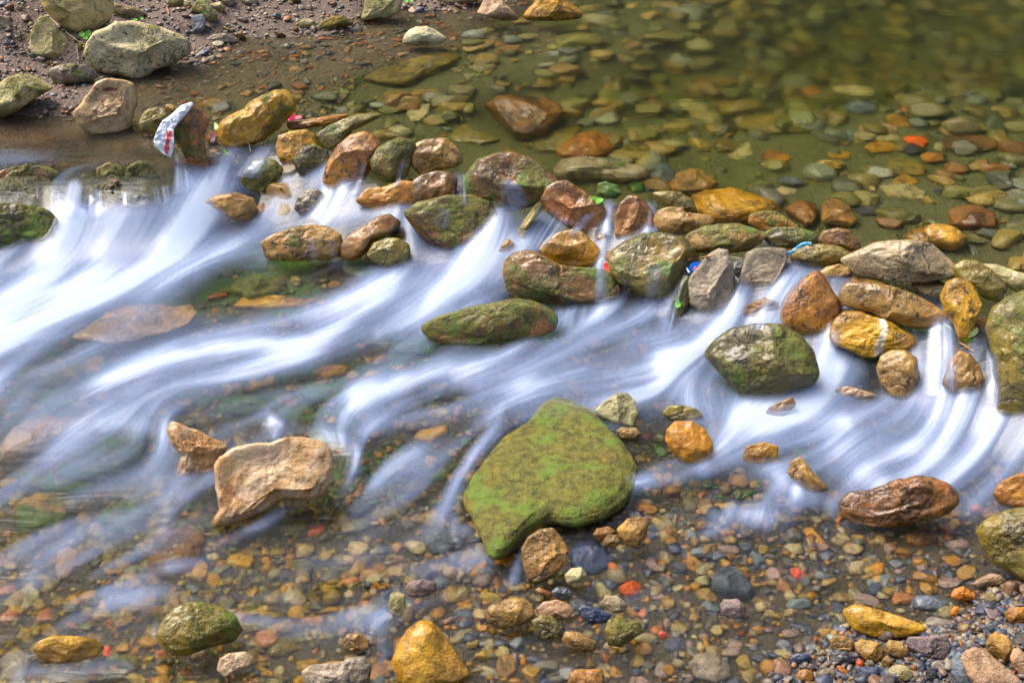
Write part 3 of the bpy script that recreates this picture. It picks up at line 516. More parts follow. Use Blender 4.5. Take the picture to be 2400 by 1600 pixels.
S("F","163,1392 200,1345 270,1316 380,1320 490,1333 542,1372 522,1432 430,1467 300,1472 200,1442",'o','yel',.12,.4,"yellow tan oval stone near the lower left corner",h=.6,facets=3,lift=-.008)
S("F","765,990 800,830 850,770 960,750 1060,760 1085,820 1050,930 980,990 860,1012",'s','brn',.12,.4,"broad brown stone under water below the big flat tan rock",h=2,smooth=1)
S("F","60,660 120,600 200,565 280,560 350,610 368,690 330,790 230,830 120,760",'s','tan',.3,.4,"tan stone under water at the left edge",h=2)
S("F","0,330 60,240 160,200 300,185 480,200 500,240 400,300 240,350 100,390 0,400",'s','rst',0,.5,"peach coloured stone awash at the left edge","slab",h=2)
S("F","250,500 300,450 420,340 560,290 720,270 790,310 760,400 620,470 450,500",'s','mos',1,.4,"dark stone covered with vivid green weed at lower left","boulder",h=2.4,lift=.025)
S("F","500,720 560,660 660,610 760,625 780,680 700,740 600,770",'s','mos',.9,.4,"mossy stone under water left of the big flat tan rock",h=1.8,lift=.015)
S("F","1135,1500 1150,1440 1200,1410 1290,1400 1335,1430 1310,1480 1230,1510 1180,1540",'o','pink',.15,.6,"pinkish brown wet stone at the bottom, right of the green dome",h=.6)
S("F","1580,1510 1620,1475 1740,1460 1860,1440 1940,1480 1945,1560 1900,1640 1620,1640",'o','gry',.15,.4,"grey stone cut by the bottom edge left of the golden boulder",h=.6)
S("F","1400,1400 1430,1340 1490,1315 1550,1340 1562,1390 1500,1420 1420,1430",'s','ol',.05,.4,"round olive stone in the shallows right of the green dome",h=1.5)
S("F","282,960 300,880 350,850 410,880 400,940 350,1000 300,1030",'s','pink',0,.4,"tall pinkish stone in the left shallows",h=1.5)
S("F","85,1130 110,1070 160,1050 205,1080 200,1140 140,1185 95,1180",'s','bol',.05,.4,"pale olive oval in the left shallows",h=1.5)
S("F","1000,990 1020,940 1060,920 1090,950 1080,1000 1030,1015",'s','yel',0,.4,"bright yellow stone under the broad brown one",h=1.5)
S("F","612,1050 640,1010 700,990 735,1005 720,1045 660,1070",'s','yel',0,.4,"yellow oval pebble in the left shallows","pebble",h=1.5)
S("F","660,1170 690,1135 760,1130 800,1155 770,1185 700,1195",'s','gry',0,.4,"smooth grey cobble above the green dome","cobble",h=1.5)
S("F","1185,920 1200,890 1310,870 1340,920 1310,965 1240,970",'s','yel',0,.4,"squarish yellow brown stone in the lower middle shallows",h=1.5,smooth=1)
S("F","575,1265 620,1235 690,1210 720,1230 680,1260 610,1280",'s','tan',0,.4,"thin tan stone left of the green dome",h=1.5)
S("F","1610,780 1640,745 1710,730 1720,760 1680,795 1630,800",'s','brick',0,.4,"orange red pebble right of the big flat tan rock","pebble",h=1.5)
S("F","1560,1260 1600,1230 1690,1225 1705,1250 1650,1280",'s','org',0,.4,"flat orange pebble in the lower middle","pebble",h=1.5)
S("F","1005,1420 1020,1395 1060,1390 1078,1410 1050,1435 1020,1435",'s','pink',0,.3,"small bright peach pebble at the foot of the green dome","pebble",h=2)
S("F","538,1410 550,1370 580,1370 590,1400 570,1435 545,1435",'s','red2',0,.3,"small red pebble right of the yellow tan oval","pebble",h=2)
S("F","0,1460 40,1420 120,1405 165,1440 140,1520 40,1560 0,1560",'s','gry',.05,.4,"dim grey stone in the lower left corner",h=1.5)
S("F","40,850 80,790 180,780 200,850 160,930 60,950",'s','ol',.3,.4,"olive brown stone in the left shallows under the tan one",h=1.5)
S("F","1460,760 1490,700 1560,690 1620,710 1600,770 1520,785",'s','ol',.02,.4,"brown grey stone below the big flat tan rock's right end",h=1.5)
S("E","575,1330 590,1285 650,1265 730,1275 735,1330 680,1375 600,1365",'s','yel',.02,.4,"hazy yellow stone beneath the fast left stream",h=1.5)
S("E","1680,1420 1720,1370 1820,1355 1880,1390 1850,1450 1720,1480",'s','yel',.02,.4,"hazy orange brown stone beneath the middle stream",h=1.5)
S("E","2120,1370 2180,1325 2300,1315 2390,1340 2360,1400 2220,1425",'s','yel',.02,.4,"bright yellow stone beneath the middle stream",h=1.8)
S("E","2110,1510 2140,1455 2220,1440 2290,1500 2270,1560 2170,1590",'s','tan',.02,.4,"hazy tan stone under the middle stream, below the bright yellow one",h=1.5)
S("E","1550,830 1600,740 1720,710 1850,720 1960,770 1880,850 1700,890",'s','mos',.75,.4,"long green weedy stone below the speckled brown one",h=2,lift=0)
S("E","1580,930 1650,860 1850,850 2100,880 2250,870 2050,930 1800,940",'s','yel',.1,.4,"long amber slab under the still patch at left centre","slab",h=1)
S("F","1630,60 1700,10 1800,20 1830,80 1760,130 1680,120",'s','tan',.02,.4,"tan stone under the clear water at centre left",h=1.5)
# lower middle
S("G","640,580 680,500 770,390 850,290 950,230 1010,178 1050,110 1130,73 1230,93 1330,150 1400,230 1470,300 1520,370 1562,450 1542,560 1480,642 1380,702 1240,742 1100,722 980,782 900,862 830,927 770,892 730,790 680,682 645,632",'f','ol',.74,.3,"huge flat slab covered in yellow green moss in the centre foreground","boulder",h=.6,lift=.013,facets=4,seed=181,rough=.02,boxy=2.1,smooth=1)
S("G","943,862 980,800 1040,760 1110,753 1160,800 1197,872 1182,942 1120,1012 1030,1050 978,1032 955,960",'o','tan',.1,.4,"tan stone leaning on the near end of the mossy slab",h=.85,facets=5,smooth=1,dots=.2,planes=[(-.2,.3,.9,.45),(.6,-.6,.5,.55)])
S("G","1330,140 1380,90 1450,48 1500,46 1542,90 1557,160 1532,220 1450,207 1370,172",'o','bol',.28,.2,"pale three sided stone above the mossy slab",h=.9,facets=7,smooth=0,planes=[(-.6,-.1,.75,.4),(.6,.1,.75,.4)])
S("D","1525,1010 1530,985 1550,967 1590,963 1620,985 1639,1020 1635,1052 1600,1067 1570,1063 1540,1035",'o','org',0,.6,"rounded orange brown stone right of the mossy slab",h=.8,facets=3)
S("G","1685,150 1720,112 1790,110 1860,130 1900,170 1820,200 1740,190",'o','ol',.2,.4,"olive topped stone awash behind the orange brown one",h=.5)
S("G","262,1450 290,1360 350,1280 420,1233 480,1243 540,1310 600,1400 650,1470 692,1530 600,1585 400,1640 300,1580",'o','yel',.02,.45,"big smooth golden boulder at the bottom centre","boulder",h=.8,facets=2,rough=.025,lift=-.01)
S("G","748,1190 790,1150 880,1123 960,1120 1007,1160 1017,1220 960,1262 840,1287 768,1252",'o','tan',.03,.35,"oblong tan cobble above the golden boulder's right side","cobble",h=.8,facets=3)
S("G","1020,1180 1060,1140 1130,1128 1200,1155 1227,1190 1180,1232 1100,1237 1040,1215",'o','pink',0,.35,"grey pink cobble right of the oblong tan one","cobble",h=.7)
S("G","1235,1180 1270,1155 1350,1170 1422,1210 1400,1250 1320,1257 1260,1225",'o','navy',0,.5,"slate black cobble with a pointed right end","cobble",h=.6,facets=5)
S("G","998,1240 1050,1205 1110,1215 1177,1280 1140,1330 1060,1340 1010,1300",'o','ol',.25,.4,"olive stone below the grey pink cobble",h=.6)
S("G","1200,900 1230,830 1320,815 1400,870 1415,950 1340,995 1240,990 1205,950",'s','navy',0,.5,"large dark blue stone under water right of the leaning tan one",h=1.8)
S("G","1445,762 1500,705 1570,688 1612,730 1602,802 1550,862 1488,842",'o','tan',.03,.3,"rounded tan stone on the pebbles right of the mossy slab's end",h=.8)
S("G","1368,830 1400,787 1450,790 1472,825 1440,852 1385,852",'o','tan',0,.3,"smaller tan stone left of the rounded one",h=.8)
S("G","1320,790 1340,755 1400,745 1445,770 1420,810 1350,822",'o','org',0,.4,"orange tan stone at the right foot of the mossy slab",h=.7)
S("G","245,1160 260,1100 300,1088 335,1105 337,1170 310,1222 265,1212",'o','bol',0,.3,"pale lemon oval pebble above the golden boulder","pebble",h=.6)
S("G","330,1070 360,1030 430,1018 490,1040 502,1080 460,1110 380,1122 340,1100",'o','pur',0,.3,"mauve grey cobble beside the pale lemon oval","cobble",h=.8)
S("G","428,800 440,760 520,755 600,790 615,850 560,897 480,880 435,850",'s','blu',.05,.35,"pale blue grey block under water left of the mossy slab's tip","block",h=2.5,smooth=1)
S("G","1155,1340 1175,1295 1250,1300 1347,1350 1335,1395 1270,1412 1190,1385",'o','tan',.05,.4,"tan stone with a shaded right face in the bottom pebbles",h=.6,facets=5)
S("G","1378,1290 1400,1235 1480,1215 1560,1240 1592,1300 1540,1330 1470,1380 1400,1370",'o','ol',.35,.4,"olive mottled stone in the lower right middle",h=.7)
S("G","5,1345 30,1310 90,1303 150,1345 140,1390 70,1408 15,1392",'o','tan',0,.35,"round tan cobble left of the golden boulder","cobble",h=.7)
S("G","805,1500 830,1425 860,1408 905,1440 918,1500 880,1545 820,1540",'s','tan',0,.35,"tan oval stone right of the golden boulder",h=2)
S("G","1170,1000 1210,965 1260,958 1292,1000 1270,1060 1220,1072 1180,1040",'o','bol',0,.35,"pale wedge stone below the dark blue one",h=.8,facets=5)
S("G","1460,1060 1490,1032 1550,1035 1585,1075 1560,1120 1500,1122 1465,1095",'s','brick',0,.35,"blurred orange red pebble in the lower middle","pebble",h=2)
S("G","1100,1090 1130,1062 1190,1065 1222,1095 1190,1130 1130,1130",'o','blu',0,.35,"grey blue pebble under the leaning tan stone","pebble",h=.7)
S("G","1010,1080 1040,1062 1100,1090 1110,1118 1050,1110",'o','org',0,.35,"flat orange pebble left of the grey blue one","pebble",h=.6)
S("G","1362,1150 1385,1108 1450,1108 1508,1160 1480,1200 1410,1195",'o','pale',.05,.35,"pale mottled cobble left of the blurred orange red pebble","cobble",h=.7)
S("G","1195,1510 1230,1495 1370,1490 1385,1560 1370,1640 1180,1640",'o','red',.02,.35,"red and cream striped stone cut by the bottom edge",h=.6,vein=.8)
S("G","1660,1310 1680,1292 1705,1300 1710,1330 1680,1338",'o','red2',0,.35,"tiny vivid red pebble right of the olive mottled stone","pebble",h=.8)
S("G","450,400 460,372 500,365 525,395 515,425 470,425",'s','hot',0,.35,"small orange pebble left of the mossy slab","pebble",h=2)
S("G","385,280 400,245 500,215 565,215 560,260 470,300 400,300",'s','yel',.02,.35,"yellow brown stone under water above the small orange pebble",h=1.8)
S("G","430,500 460,470 560,430 640,400 620,450 520,500",'s','mos',1,.35,"green weed tuft covered stone left of the mossy slab",h=1.8)
S("G","150,700 170,660 300,635 345,660 300,700 200,725",'s','ol',0,.35,"long olive stone in the lower left pebbles",h=1.8)
S("G","1440,245 1470,225 1550,228 1577,260 1550,295 1470,285",'o','tan',0,.4,"tan cobble under the pale three sided stone","cobble",h=.6)
S("G","0,1460 30,1435 120,1425 160,1470 150,1560 110,1640 0,1640",'o','gry',.1,.4,"pale grey boulder cut by the bottom edge below the round tan cobble","boulder",h=.6)
# lower right
S("H","713,742 760,690 860,680 920,658 1000,630 1080,610 1160,623 1220,648 1262,690 1277,740 1220,792 1150,817 1020,852 900,857 780,842 723,802",'o','red',.04,.75,"angular red brown rock with wet ridges in the lower right flow","boulder",h=.7,facets=7,smooth=1,seed=191,rough=.08,dots=.3)
S("H","1338,870 1370,820 1440,788 1560,758 1680,738 1720,1122 1568,1112 1500,1062 1420,1012 1370,942",'o','ol',.12,.4,"big olive grey boulder cut by the right edge","boulder",h=.7,facets=4)
S("H","728,1230 790,1203 860,1218 980,1253 1080,1288 1137,1322 1060,1347 980,1362 860,1357 785,1322 755,1280",'o','yel',.02,.7,"wet amber wedge shaped stone at the lower right shore",h=.6,facets=3,rough=.03)
S("H","128,1120 150,1060 200,1033 250,1050 332,1140 300,1172 200,1172 140,1145",'s','blu',.02,.4,"blue grey pyramid shaped stone in the lower right shallows",h=3,smooth=1,lift=.008)
S("H","168,1210 190,1182 250,1180 292,1215 290,1262 240,1277 180,1255",'o','pur',0,.35,"mauve cobble below the blue grey pyramid","cobble",h=.7)
S("H","1010,900 1030,865 1110,860 1182,875 1170,920 1100,947 1040,935",'s','brn',0,.4,"brown oval stone under water below the ridged red brown rock",h=2)
S("H","493,1070 500,1048 530,1045 567,1075 560,1102 520,1095",'s','red2',0,.3,"vivid red pebble in the lower right shallows","pebble",h=3)
S("H","755,1040 770,1012 830,1012 857,1040 830,1077 780,1070",'s','pale',0,.3,"whitish pebble in the lower right shallows","pebble",h=2)
S("H","0,740 20,690 60,690 85,740 60,780 10,785",'s','ol',.1,.4,"olive stone under water right of the mossy slab",h=2)
S("H","272,540 290,480 370,460 440,480 440,540 360,565 300,562",'o','yel',.1,.5,"olive yellow stone rising in the right hand foam",h=.5)
S("H","478,600 500,545 540,525 570,560 620,620 680,680 600,700 520,650",'o','tan',0,.5,"pale tan stone half lost in the right hand foam",h=.5)
S("H","1420,700 1460,640 1540,605 1640,600 1640,770 1540,765 1450,740",'o','org',0,.5,"orange stone under foam at the right edge",h=.5)
S("H","375,340 400,300 500,255 520,290 470,350 400,365",'o','brn',.05,.5,"brown stone edge under the big dark boulder",h=.5)
S("H","700,220 760,205 860,235 900,250 800,265 720,255",'o','pink',0,.5,"pinkish sliver of stone in the right hand foam",h=.5)
S("H","300,955 320,950 395,985 385,1030 345,1045 310,1000",'s','blu',0,.4,"light blue grey pebble above the blue grey pyramid","pebble",h=2)
S("H","0,985 30,980 75,1030 60,1055 0,1040",'s','org',0,.4,"orange oval pebble in the middle right shallows","pebble",h=2)
S("H","565,895 590,875 640,890 630,925 590,935",'s','org',0,.4,"orange pebble just below the right hand rapid","pebble",h=2)
S("H","960,1180 980,1145 1060,1150 1090,1180 1040,1205 975,1205",'s','org',0,.4,"dull orange stone behind the amber wedge",h=2)
S("H","30,1480 60,1440 140,1425 225,1490 230,1540 150,1570 60,1550",'s','gry',.02,.35,"pale grey stone under shallow water at the bottom",h=1.6,lift=.004)
S("K","1218,250 1240,205 1320,190 1480,190 1600,240 1605,290 1520,330 1400,335 1280,310",'s','blu',.02,.4,"flat grey stone half sunk behind the amber wedge",h=3,lift=.006)
S("K","1618,180 1650,120 1740,97 1790,125 1870,180 1865,235 1800,243 1700,238 1625,215",'o','hot',0,.15,"bright orange stone with a dark pit on wet gravel",h=.8,facets=6,smooth=0,dots=.05)
S("K","1612,350 1640,300 1700,297 1705,350 1670,402 1620,390",'o','hot',0,.2,"smaller orange stone below the bright one",h=.7)
S("K","1815,80 1900,20 2000,-30 2130,-20 2180,40 2140,85 2000,95 1880,108",'o','pink',.04,.3,"pinkish brown stone at the foot of the big olive grey boulder",h=.7,facets=4)
S("K","1950,200 1975,148 2030,160 2120,240 2080,258 1970,252",'o','bol',0,.2,"pale yellow chip of stone right of the bright orange one","pebble",h=.7,facets=6)
S("K","2150,360 2200,310 2400,300 2420,440 2340,475 2220,475 2160,420",'o','org',0,.3,"orange brown cobble at the right edge of the gravel","cobble",h=.7)
S("K","2185,280 2230,248 2330,250 2345,290 2280,305 2200,300",'o','gry',0,.25,"flat grey green pebble above the orange brown cobble","pebble",h=.5)
S("K","398,640 440,590 560,590 642,655 642,730 600,752 460,742 410,700",'o','tan',0,.15,"flat topped tan cobble at the near waterline","cobble",h=.8,facets=4,boxy=3)
S("K","648,660 760,630 900,660 960,740 950,800 870,870 760,842 670,760",'o','tan',.03,.3,"wet brown cobble right of the flat topped tan one","cobble",h=.8,facets=5)
S("K","962,680 1000,630 1100,650 1200,740 1190,790 1120,830 1040,800 970,770",'o','tan',0,.25,"tan cobble with a dark hole on the gravel","cobble",h=.8,dots=.35)
S("K","1155,650 1190,600 1350,600 1560,590 1615,650 1620,750 1560,835 1420,822 1300,780 1200,722",'o','pur',0,.15,"dark mauve wedge of rock on the gravel shore",h=.7,facets=6,smooth=0,seed=201,planes=[(-.1,.3,.93,.4),(.7,-.3,.6,.5)])
S("K","1960,680 2000,590 2080,548 2180,590 2240,680 2230,760 2170,880 2080,830 1990,760",'o','tan',0,.15,"rounded grey tan cobble at the right of the gravel shore","cobble",h=.85,facets=3)
S("K","1712,820 1760,740 1860,705 1980,740 2100,850 2230,950 2340,1060 2340,1160 1900,1160 1780,1000",'o','pink',0,.1,"largest smooth buff stone at the bottom right corner","boulder",h=.7,facets=2,rough=.02)
S("K","1615,850 1680,760 1790,720 1720,800 1760,930 1850,1050 1860,1160 1700,1160 1630,980",'o','blu',0,.3,"bluish grey stone tucked under the largest buff one",h=.5)
S("K","2205,820 2240,720 2300,710 2370,780 2420,900 2420,1040 2330,1000 2240,920",'o','pink',0,.15,"narrow pinkish stone at the lower right edge",h=.7)
S("K","-10,820 30,780 100,762 200,775 240,820 200,860 100,890 10,880",'o','navy',0,.5,"dark blue oval pebble at the near shore","pebble",h=.7,facets=2)
S("K","410,840 440,760 560,740 650,800 660,850 580,890 450,895",'o','drk',0,.6,"glossy black pebble inside the loop of the twig","pebble",h=.7)
S("K","57,1000 90,940 170,922 240,950 258,1010 200,1066 100,1070",'o','org',0,.4,"rounded orange brown pebble at the bottom","pebble",h=.8)
S("K","258,975 320,925 420,912 470,960 440,1020 350,1045 280,1010",'o','gry',0,.4,"faceted shiny grey pebble right of the orange brown one","pebble",h=.8,facets=7)
S("K","470,920 480,890 520,892 595,960 590,985 540,990",'o','hot',0,.35,"elongated bright orange pebble near the twig","pebble",h=.9)
S("K","658,910 670,840 720,828 750,860 745,920 690,935",'o','brick',0,.3,"round orange red pebble above the slate blue one","pebble",h=.9)
S("K","750,870 780,828 830,828 862,890 840,902 760,900",'o','gry',0,.15,"pale grey speckled pebble beside the orange red one","pebble",h=.9,dots=.2)
S("K","672,940 720,902 900,900 950,970 900,1010 820,1040 750,1010 700,975",'o','navy',0,.3,"flat slate blue pebble with a broken front face","pebble",h=.7,facets=7,smooth=0)
S("K","918,850 940,810 1000,800 1048,850 1020,900 970,940 930,910",'o','tan',0,.2,"knobbly tan pebble under the cobble with a hole","pebble",h=.9)
S("K","980,940 1030,890 1110,880 1200,910 1250,990 1200,1040 1110,1066 1010,1000",'o','bol',0,.1,"squarish olive grey cobble at the bottom edge","cobble",h=.8,facets=5,smooth=1)
S("K","1208,920 1220,890 1260,878 1285,905 1270,955 1230,950",'o','org',0,.2,"little orange tan pebble right of the squarish cobble","pebble",h=.9)
S("K","1285,900 1320,862 1370,870 1382,910 1330,960 1300,975",'o','navy',0,.4,"triangular deep blue pebble","pebble",h=.8,facets=6)
S("K","1358,960 1380,915 1430,910 1490,970 1470,1030 1400,1048 1370,1010",'o','drk',0,.3,"dark grey pebble left of the bluish stone","pebble",h=.9)
S("K","1410,840 1480,835 1560,860 1580,895 1530,915 1440,880",'o','navy',0,.35,"thin dark oval pebble under the mauve wedge","pebble",h=.8)
S("K","1505,500 1560,478 1680,475 1725,515 1680,535 1550,545",'o','drk',0,.8,"glossy black flat pebble behind the mauve wedge","pebble",h=.7)
S("K","1765,660 1790,635 1850,650 1890,700 1840,725 1780,720",'o','blu',0,.5,"light blue veined pebble on the gravel","pebble",h=.8,vein=.6)
S("K","1805,500 1850,470 1900,490 1945,545 1920,585 1850,580",'o','brn',0,.4,"shiny brown pebble behind the blue veined one","pebble",h=.9)
S("K","1680,545 1720,490 1780,472 1810,500 1790,560 1730,575",'o','bol',.1,.3,"olive tan pebble next to the shiny brown one","pebble",h=.8)
S("K","1915,520 1960,480 2060,465 2115,520 2060,560 1960,560",'o','blu',.03,.3,"flat grey blue cobble half buried in black grit","cobble",h=.5)
S("K","580,1040 600,1000 680,985 715,1015 700,1066 610,1075",'o','tan',0,.2,"tan pebble left of the slate blue one","pebble",h=.8)
S("K","175,910 200,868 240,870 265,910 240,945 190,940",'o','pur',0,.3,"mauve pebble above the rounded orange brown one","pebble",h=.9)
S("K","300,770 320,732 355,735 370,780 340,800 305,795",'o','pale',0,.2,"pale pinkish pebble by the twig loop","pebble",h=.9)

S("D","150,1105 95,28",'s','mos',1,.3,"widest patch of green weed on a stone at the left edge shallows",h=1.6,lift=.008)
S("D","90,1190 60,40",'s','mos',.95,.3,"green brown weedy stone below the widest green patch at left",h=1.6,lift=.008)
S("D","980,795 75,22",'s','mos',.97,.3,"weedy green stone just below the red brown weeded one",h=1.6,lift=.008)
S("D","760,905 70,22",'s','mos',.95,.3,"dim mossy stone between the two long middle streams",h=1.6,lift=.008)
S("D","840,615 48,22",'s','mos',.97,.3,"mossy stone under clear water below the mottled olive one",h=1.6,lift=.008)
S("D","1130,648 40,16",'s','mos',1,.3,"tuft of vivid weed left of the wide wet brown slab",h=1.6,lift=.008)
S("D","560,930 60,22",'s','mos',.95,.3,"green stone under water above the big flat tan rock",h=1.6,lift=.008)
S("D","110,860 80,26",'s','ol',.7,.3,"olive green stone under the lowest left stream",h=1.6,lift=.008)
S("D","1860,985 60,22",'s','ol',.6,.3,"green stone under the foam of the right hand pool",h=1.6,lift=.008)
S("D","2080,985 70,26",'s','ol',.6,.3,"olive stone under the foam right of the green one",h=1.6,lift=.008)
S("L","1120,560 1240,500 1400,540 1430,690 1370,850 1270,950 1190,900 1080,780",'o','brn',.72,.5,"mossy lump of the brown ledge between two of its little falls",h=.5,rough=.12,lift=-.03)
S("L","-80,640 60,560 300,530 560,560 700,620 640,720 400,740 200,760 0,790 -80,780",'o','brn',.55,.5,"long mossy rim of the brown ledge at the left edge",h=.4,rough=.12,lift=-.02)
S("L","1460,560 1580,480 1760,520 1800,700 1740,900 1620,990 1520,900 1440,740",'o','brn',.75,.5,"greenest mossy lump at the right end of the brown ledge",h=.5,rough=.12,lift=-.03)
S("A","-260,1560 -200,1430 -40,1390 100,1385 230,1400 330,1440 385,1500 380,1600 250,1680 60,1740 -200,1760",'o','mos',.62,.4,"bright green weedy mound at the left edge below the little falls","boulder",h=.5,facets=3,rough=.08)

# ---------------------------------------------------------------- bed and banks
def inpoly(px, py, poly):
    c = np.zeros(px.shape, bool); n = len(poly)
    for i in range(n):
        x1, y1 = poly[i]; x2, y2 = poly[(i+1) % n]
        if y1 == y2: continue
        c ^= ((y1 > py) != (y2 > py)) & (px < (x2-x1)*(py-y1)/(y2-y1)+x1)
    return c
LEDGE = [(-700,250),(0,262),(60,268),(180,300),(250,318),(330,312),(400,330),(420,400),(400,455),(345,475),(250,485),(150,490),(60,480),(0,500),(-700,560)]
def soft_poly(px, py, poly, w):
    m = 0
    for k in range(8):
        a = k*.785; m = m+inpoly(px+w*math.cos(a), py+w*math.sin(a), poly)
    return (m+inpoly(px, py, poly)*2)/10.0
def ground_z(x, y):
    z = ground0(x, y); w = W0(x, y); px, py = to_px(np.stack([x, y, w], -1))
    m = soft_poly(px, py, LEDGE, 16)
    n = fbm(np.stack([x*14, y*14, 0*x], -1), 11, 3)
    wall = sstep(370, 430, py)
    return z*(1-m)+m*(w-.028+.030*wall+(.009+.020*wall)*n+.004*fbm(np.stack([x*50, y*50, 0*x], -1), 12, 2)), m
xs = np.concatenate([np.linspace(-60, -6, 10), np.linspace(-5, -2.2, 15), np.linspace(-2.1, 2.1, 420), np.linspace(2.2, 5, 15), np.linspace(6, 60, 10)])
ys = np.concatenate([np.linspace(-20, .6, 12), np.linspace(.9, 5.6, 460), np.linspace(5.8, 12, 24), np.linspace(14, 70, 8)])
GX, GY = np.meshgrid(xs, ys); gz, gm = ground_z(GX.ravel(), GY.ravel()); GV = np.stack([GX.ravel(), GY.ravel(), gz], 1)
def grid_faces(ny, nx):
    i = np.arange(ny-1)[:, None]*nx+np.arange(nx-1)[None]; return np.stack([i, i+1, i+nx+1, i+nx], -1).reshape(-1, 4)
gpx, gpy = to_px(GV); wz = W0(GV[:, 0], GV[:, 1]); up = crest_dist(GV[:, 0], GV[:, 1]) < 0
gc = np.tile(np.array([.075, .055, .022]), (len(GV), 1))
gc[up] = (.13, .13, .04)
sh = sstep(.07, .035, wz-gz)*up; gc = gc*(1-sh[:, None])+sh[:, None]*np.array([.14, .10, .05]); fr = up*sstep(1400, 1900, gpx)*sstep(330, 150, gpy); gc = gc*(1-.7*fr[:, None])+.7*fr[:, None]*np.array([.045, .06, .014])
alg = sstep(-.05, .25, fbm(GV*np.array([5, 11, 5]), 41, 3))*(~up)*sstep(1250, 900, gpy); gc = gc*(1-alg[:, None])+alg[:, None]*np.array([.06, .125, .010])
dry = sstep(-.005, .01, gz-wz)[:, None]
gc = gc*(1-dry)+np.where(up[:, None], np.array([.13, .085, .062]), np.array([.075, .062, .055]))*dry
brown = np.array([.07, .034, .011]); mossc = np.array([.06, .058, .009])
brown = brown*(.45+1.1*np.clip(.5+.8*fbm(GV*np.array([9, 22, 9]), 51, 4), 0, 1.2)[:, None])
mz = sstep(330, 420, gpy+40*fbm(GV*9, 4, 3))[:, None]
gc = gc*(1-gm[:, None])+gm[:, None]*(brown*(1-mz)+mossc*mz)
m, nt = new_mat("stream_bed"); t = NT(nt); co = t.n("TexCoord").outputs['Object']
vc = t.n("Attribute", attribute_name="col").outputs['Color']
vo = t.n("TexVoronoi"); t.put(vo.inputs['Vector'], co); vo.inputs['Scale'].default_value = 110
vo2 = t.n("TexVoronoi"); t.put(vo2.inputs['Vector'], co); vo2.inputs['Scale'].default_value = 240
hs = t.n("HueSaturation"); hs.inputs['Saturation'].default_value = .25; nt.links.new(vo.outputs['Color'], hs.inputs['Color'])
c = t.n("MixRGB"); c.blend_type = 'MULTIPLY'; c.inputs[0].default_value = .6; nt.links.new(vc, c.inputs[1]); nt.links.new(hs.outputs[0], c.inputs[2])
b0 = t.n("BrightContrast"); b0.inputs[1].default_value = 0.0; nt.links.new(c.outputs[0], b0.inputs[0])
c2 = t.mix(t.ramp(t.noise(co, 22, 5, .65), .35, .7), b0.outputs[0], vc)
c3 = t.mix(t.math('MULTIPLY', t.ramp(t.noise(co, 160, 3, .7), .5, .72), .5), c2, (.15, .115, .06))
p = t.n("BsdfPrincipled"); t.put(p.inputs['Base Color'], c3); p.inputs['Roughness'].default_value = .6
bb = t.n("Bump"); bb.inputs['Strength'].default_value = .9; bb.inputs['Distance'].default_value = .006
t.put(bb.inputs['Height'], t.math('SUBTRACT', t.math('ADD', t.noise(co, 60, 4, .7), t.math('MULTIPLY', t.noise(co, 260, 2, .6), .35)), t.math('ADD', t.math('MULTIPLY', vo.outputs['Distance'], .6), t.math('MULTIPLY', vo2.outputs['Distance'], .3)))); nt.links.new(bb.outputs[0], p.inputs['Normal'])
nt.links.new(p.outputs[0], t.n("OutputMaterial").inputs[0]); bed_mat = m
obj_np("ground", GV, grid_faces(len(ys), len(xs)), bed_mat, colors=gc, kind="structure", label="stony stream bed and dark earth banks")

# ---------------------------------------------------------------- gravel
rng = np.random.default_rng(7)
PALS = {
 'mid': [((.30,.19,.025),3),((.16,.13,.016),3),((.42,.22,.025),2),((.10,.10,.02),2),((.07,.13,.012),3.5),((.40,.27,.08),1),((.34,.14,.04),.6)],
 'dam': [((.15,.09,.025),3),((.10,.08,.02),3),((.2,.09,.025),2),((.08,.075,.012),3),((.25,.15,.05),1)],
 'pool': [((.36,.27,.10),4),((.24,.22,.08),4),((.34,.23,.09),2),((.40,.35,.19),1.5),((.20,.21,.15),1.6),((.30,.15,.05),.6),((.12,.12,.06),2),((.28,.29,.22),1)],
 'shal': [((.30,.16,.07),3),((.25,.18,.10),3),((.36,.24,.12),2),((.2,.19,.15),2),((.12,.11,.09),2),((.33,.13,.05),1.3),((.32,.30,.22),1)],
 'bank': [((.27,.20,.155),3),((.15,.11,.09),3),((.38,.31,.24),2),((.13,.13,.14),2),((.32,.17,.10),1),((.45,.40,.34),.6)],
 'low':  [((.46,.23,.05),3),((.37,.25,.08),3),((.17,.15,.12),2.2),((.09,.10,.14),2.2),((.45,.36,.20),2),((.5,.18,.06),.5),((.22,.24,.25),1.5),((.33,.23,.19),1.6)],
 'left': [((.42,.24,.04),3),((.30,.21,.04),3),((.19,.17,.05),2),((.12,.11,.07),1.6),((.44,.33,.15),1.5),((.42,.17,.06),.9)],
 'grit': [((.33,.20,.12),2),((.28,.24,.19),2),((.07,.075,.10),4),((.10,.12,.17),3),((.5,.2,.07),.6),((.38,.32,.24),1.5),((.22,.16,.15),2.5)]}
def scatter(n, x0, x1, y0, y1, smin, smax, dens):
    x = rng.uniform(x0, x1, n); y = rng.uniform(y0, y1, n); w = W0(x, y); px, py = to_px(np.stack([x, y, w], -1))
    z, m = ground_z(x, y); d = w-z; u = crest_dist(x, y) < 0
    s = smin*(smax/smin)**(rng.uniform(0, 1, n)**1.7)
    keep = rng.uniform(0, 1, n) < dens(px, py, d, u, m, s); return x[keep], y[keep], z[keep], s[keep], px[keep], py[keep], d[keep], u[keep]
parts = []
dam_off = lambda px, py: py-np.interp(px, crest_px[:, 0], crest_px[:, 1])
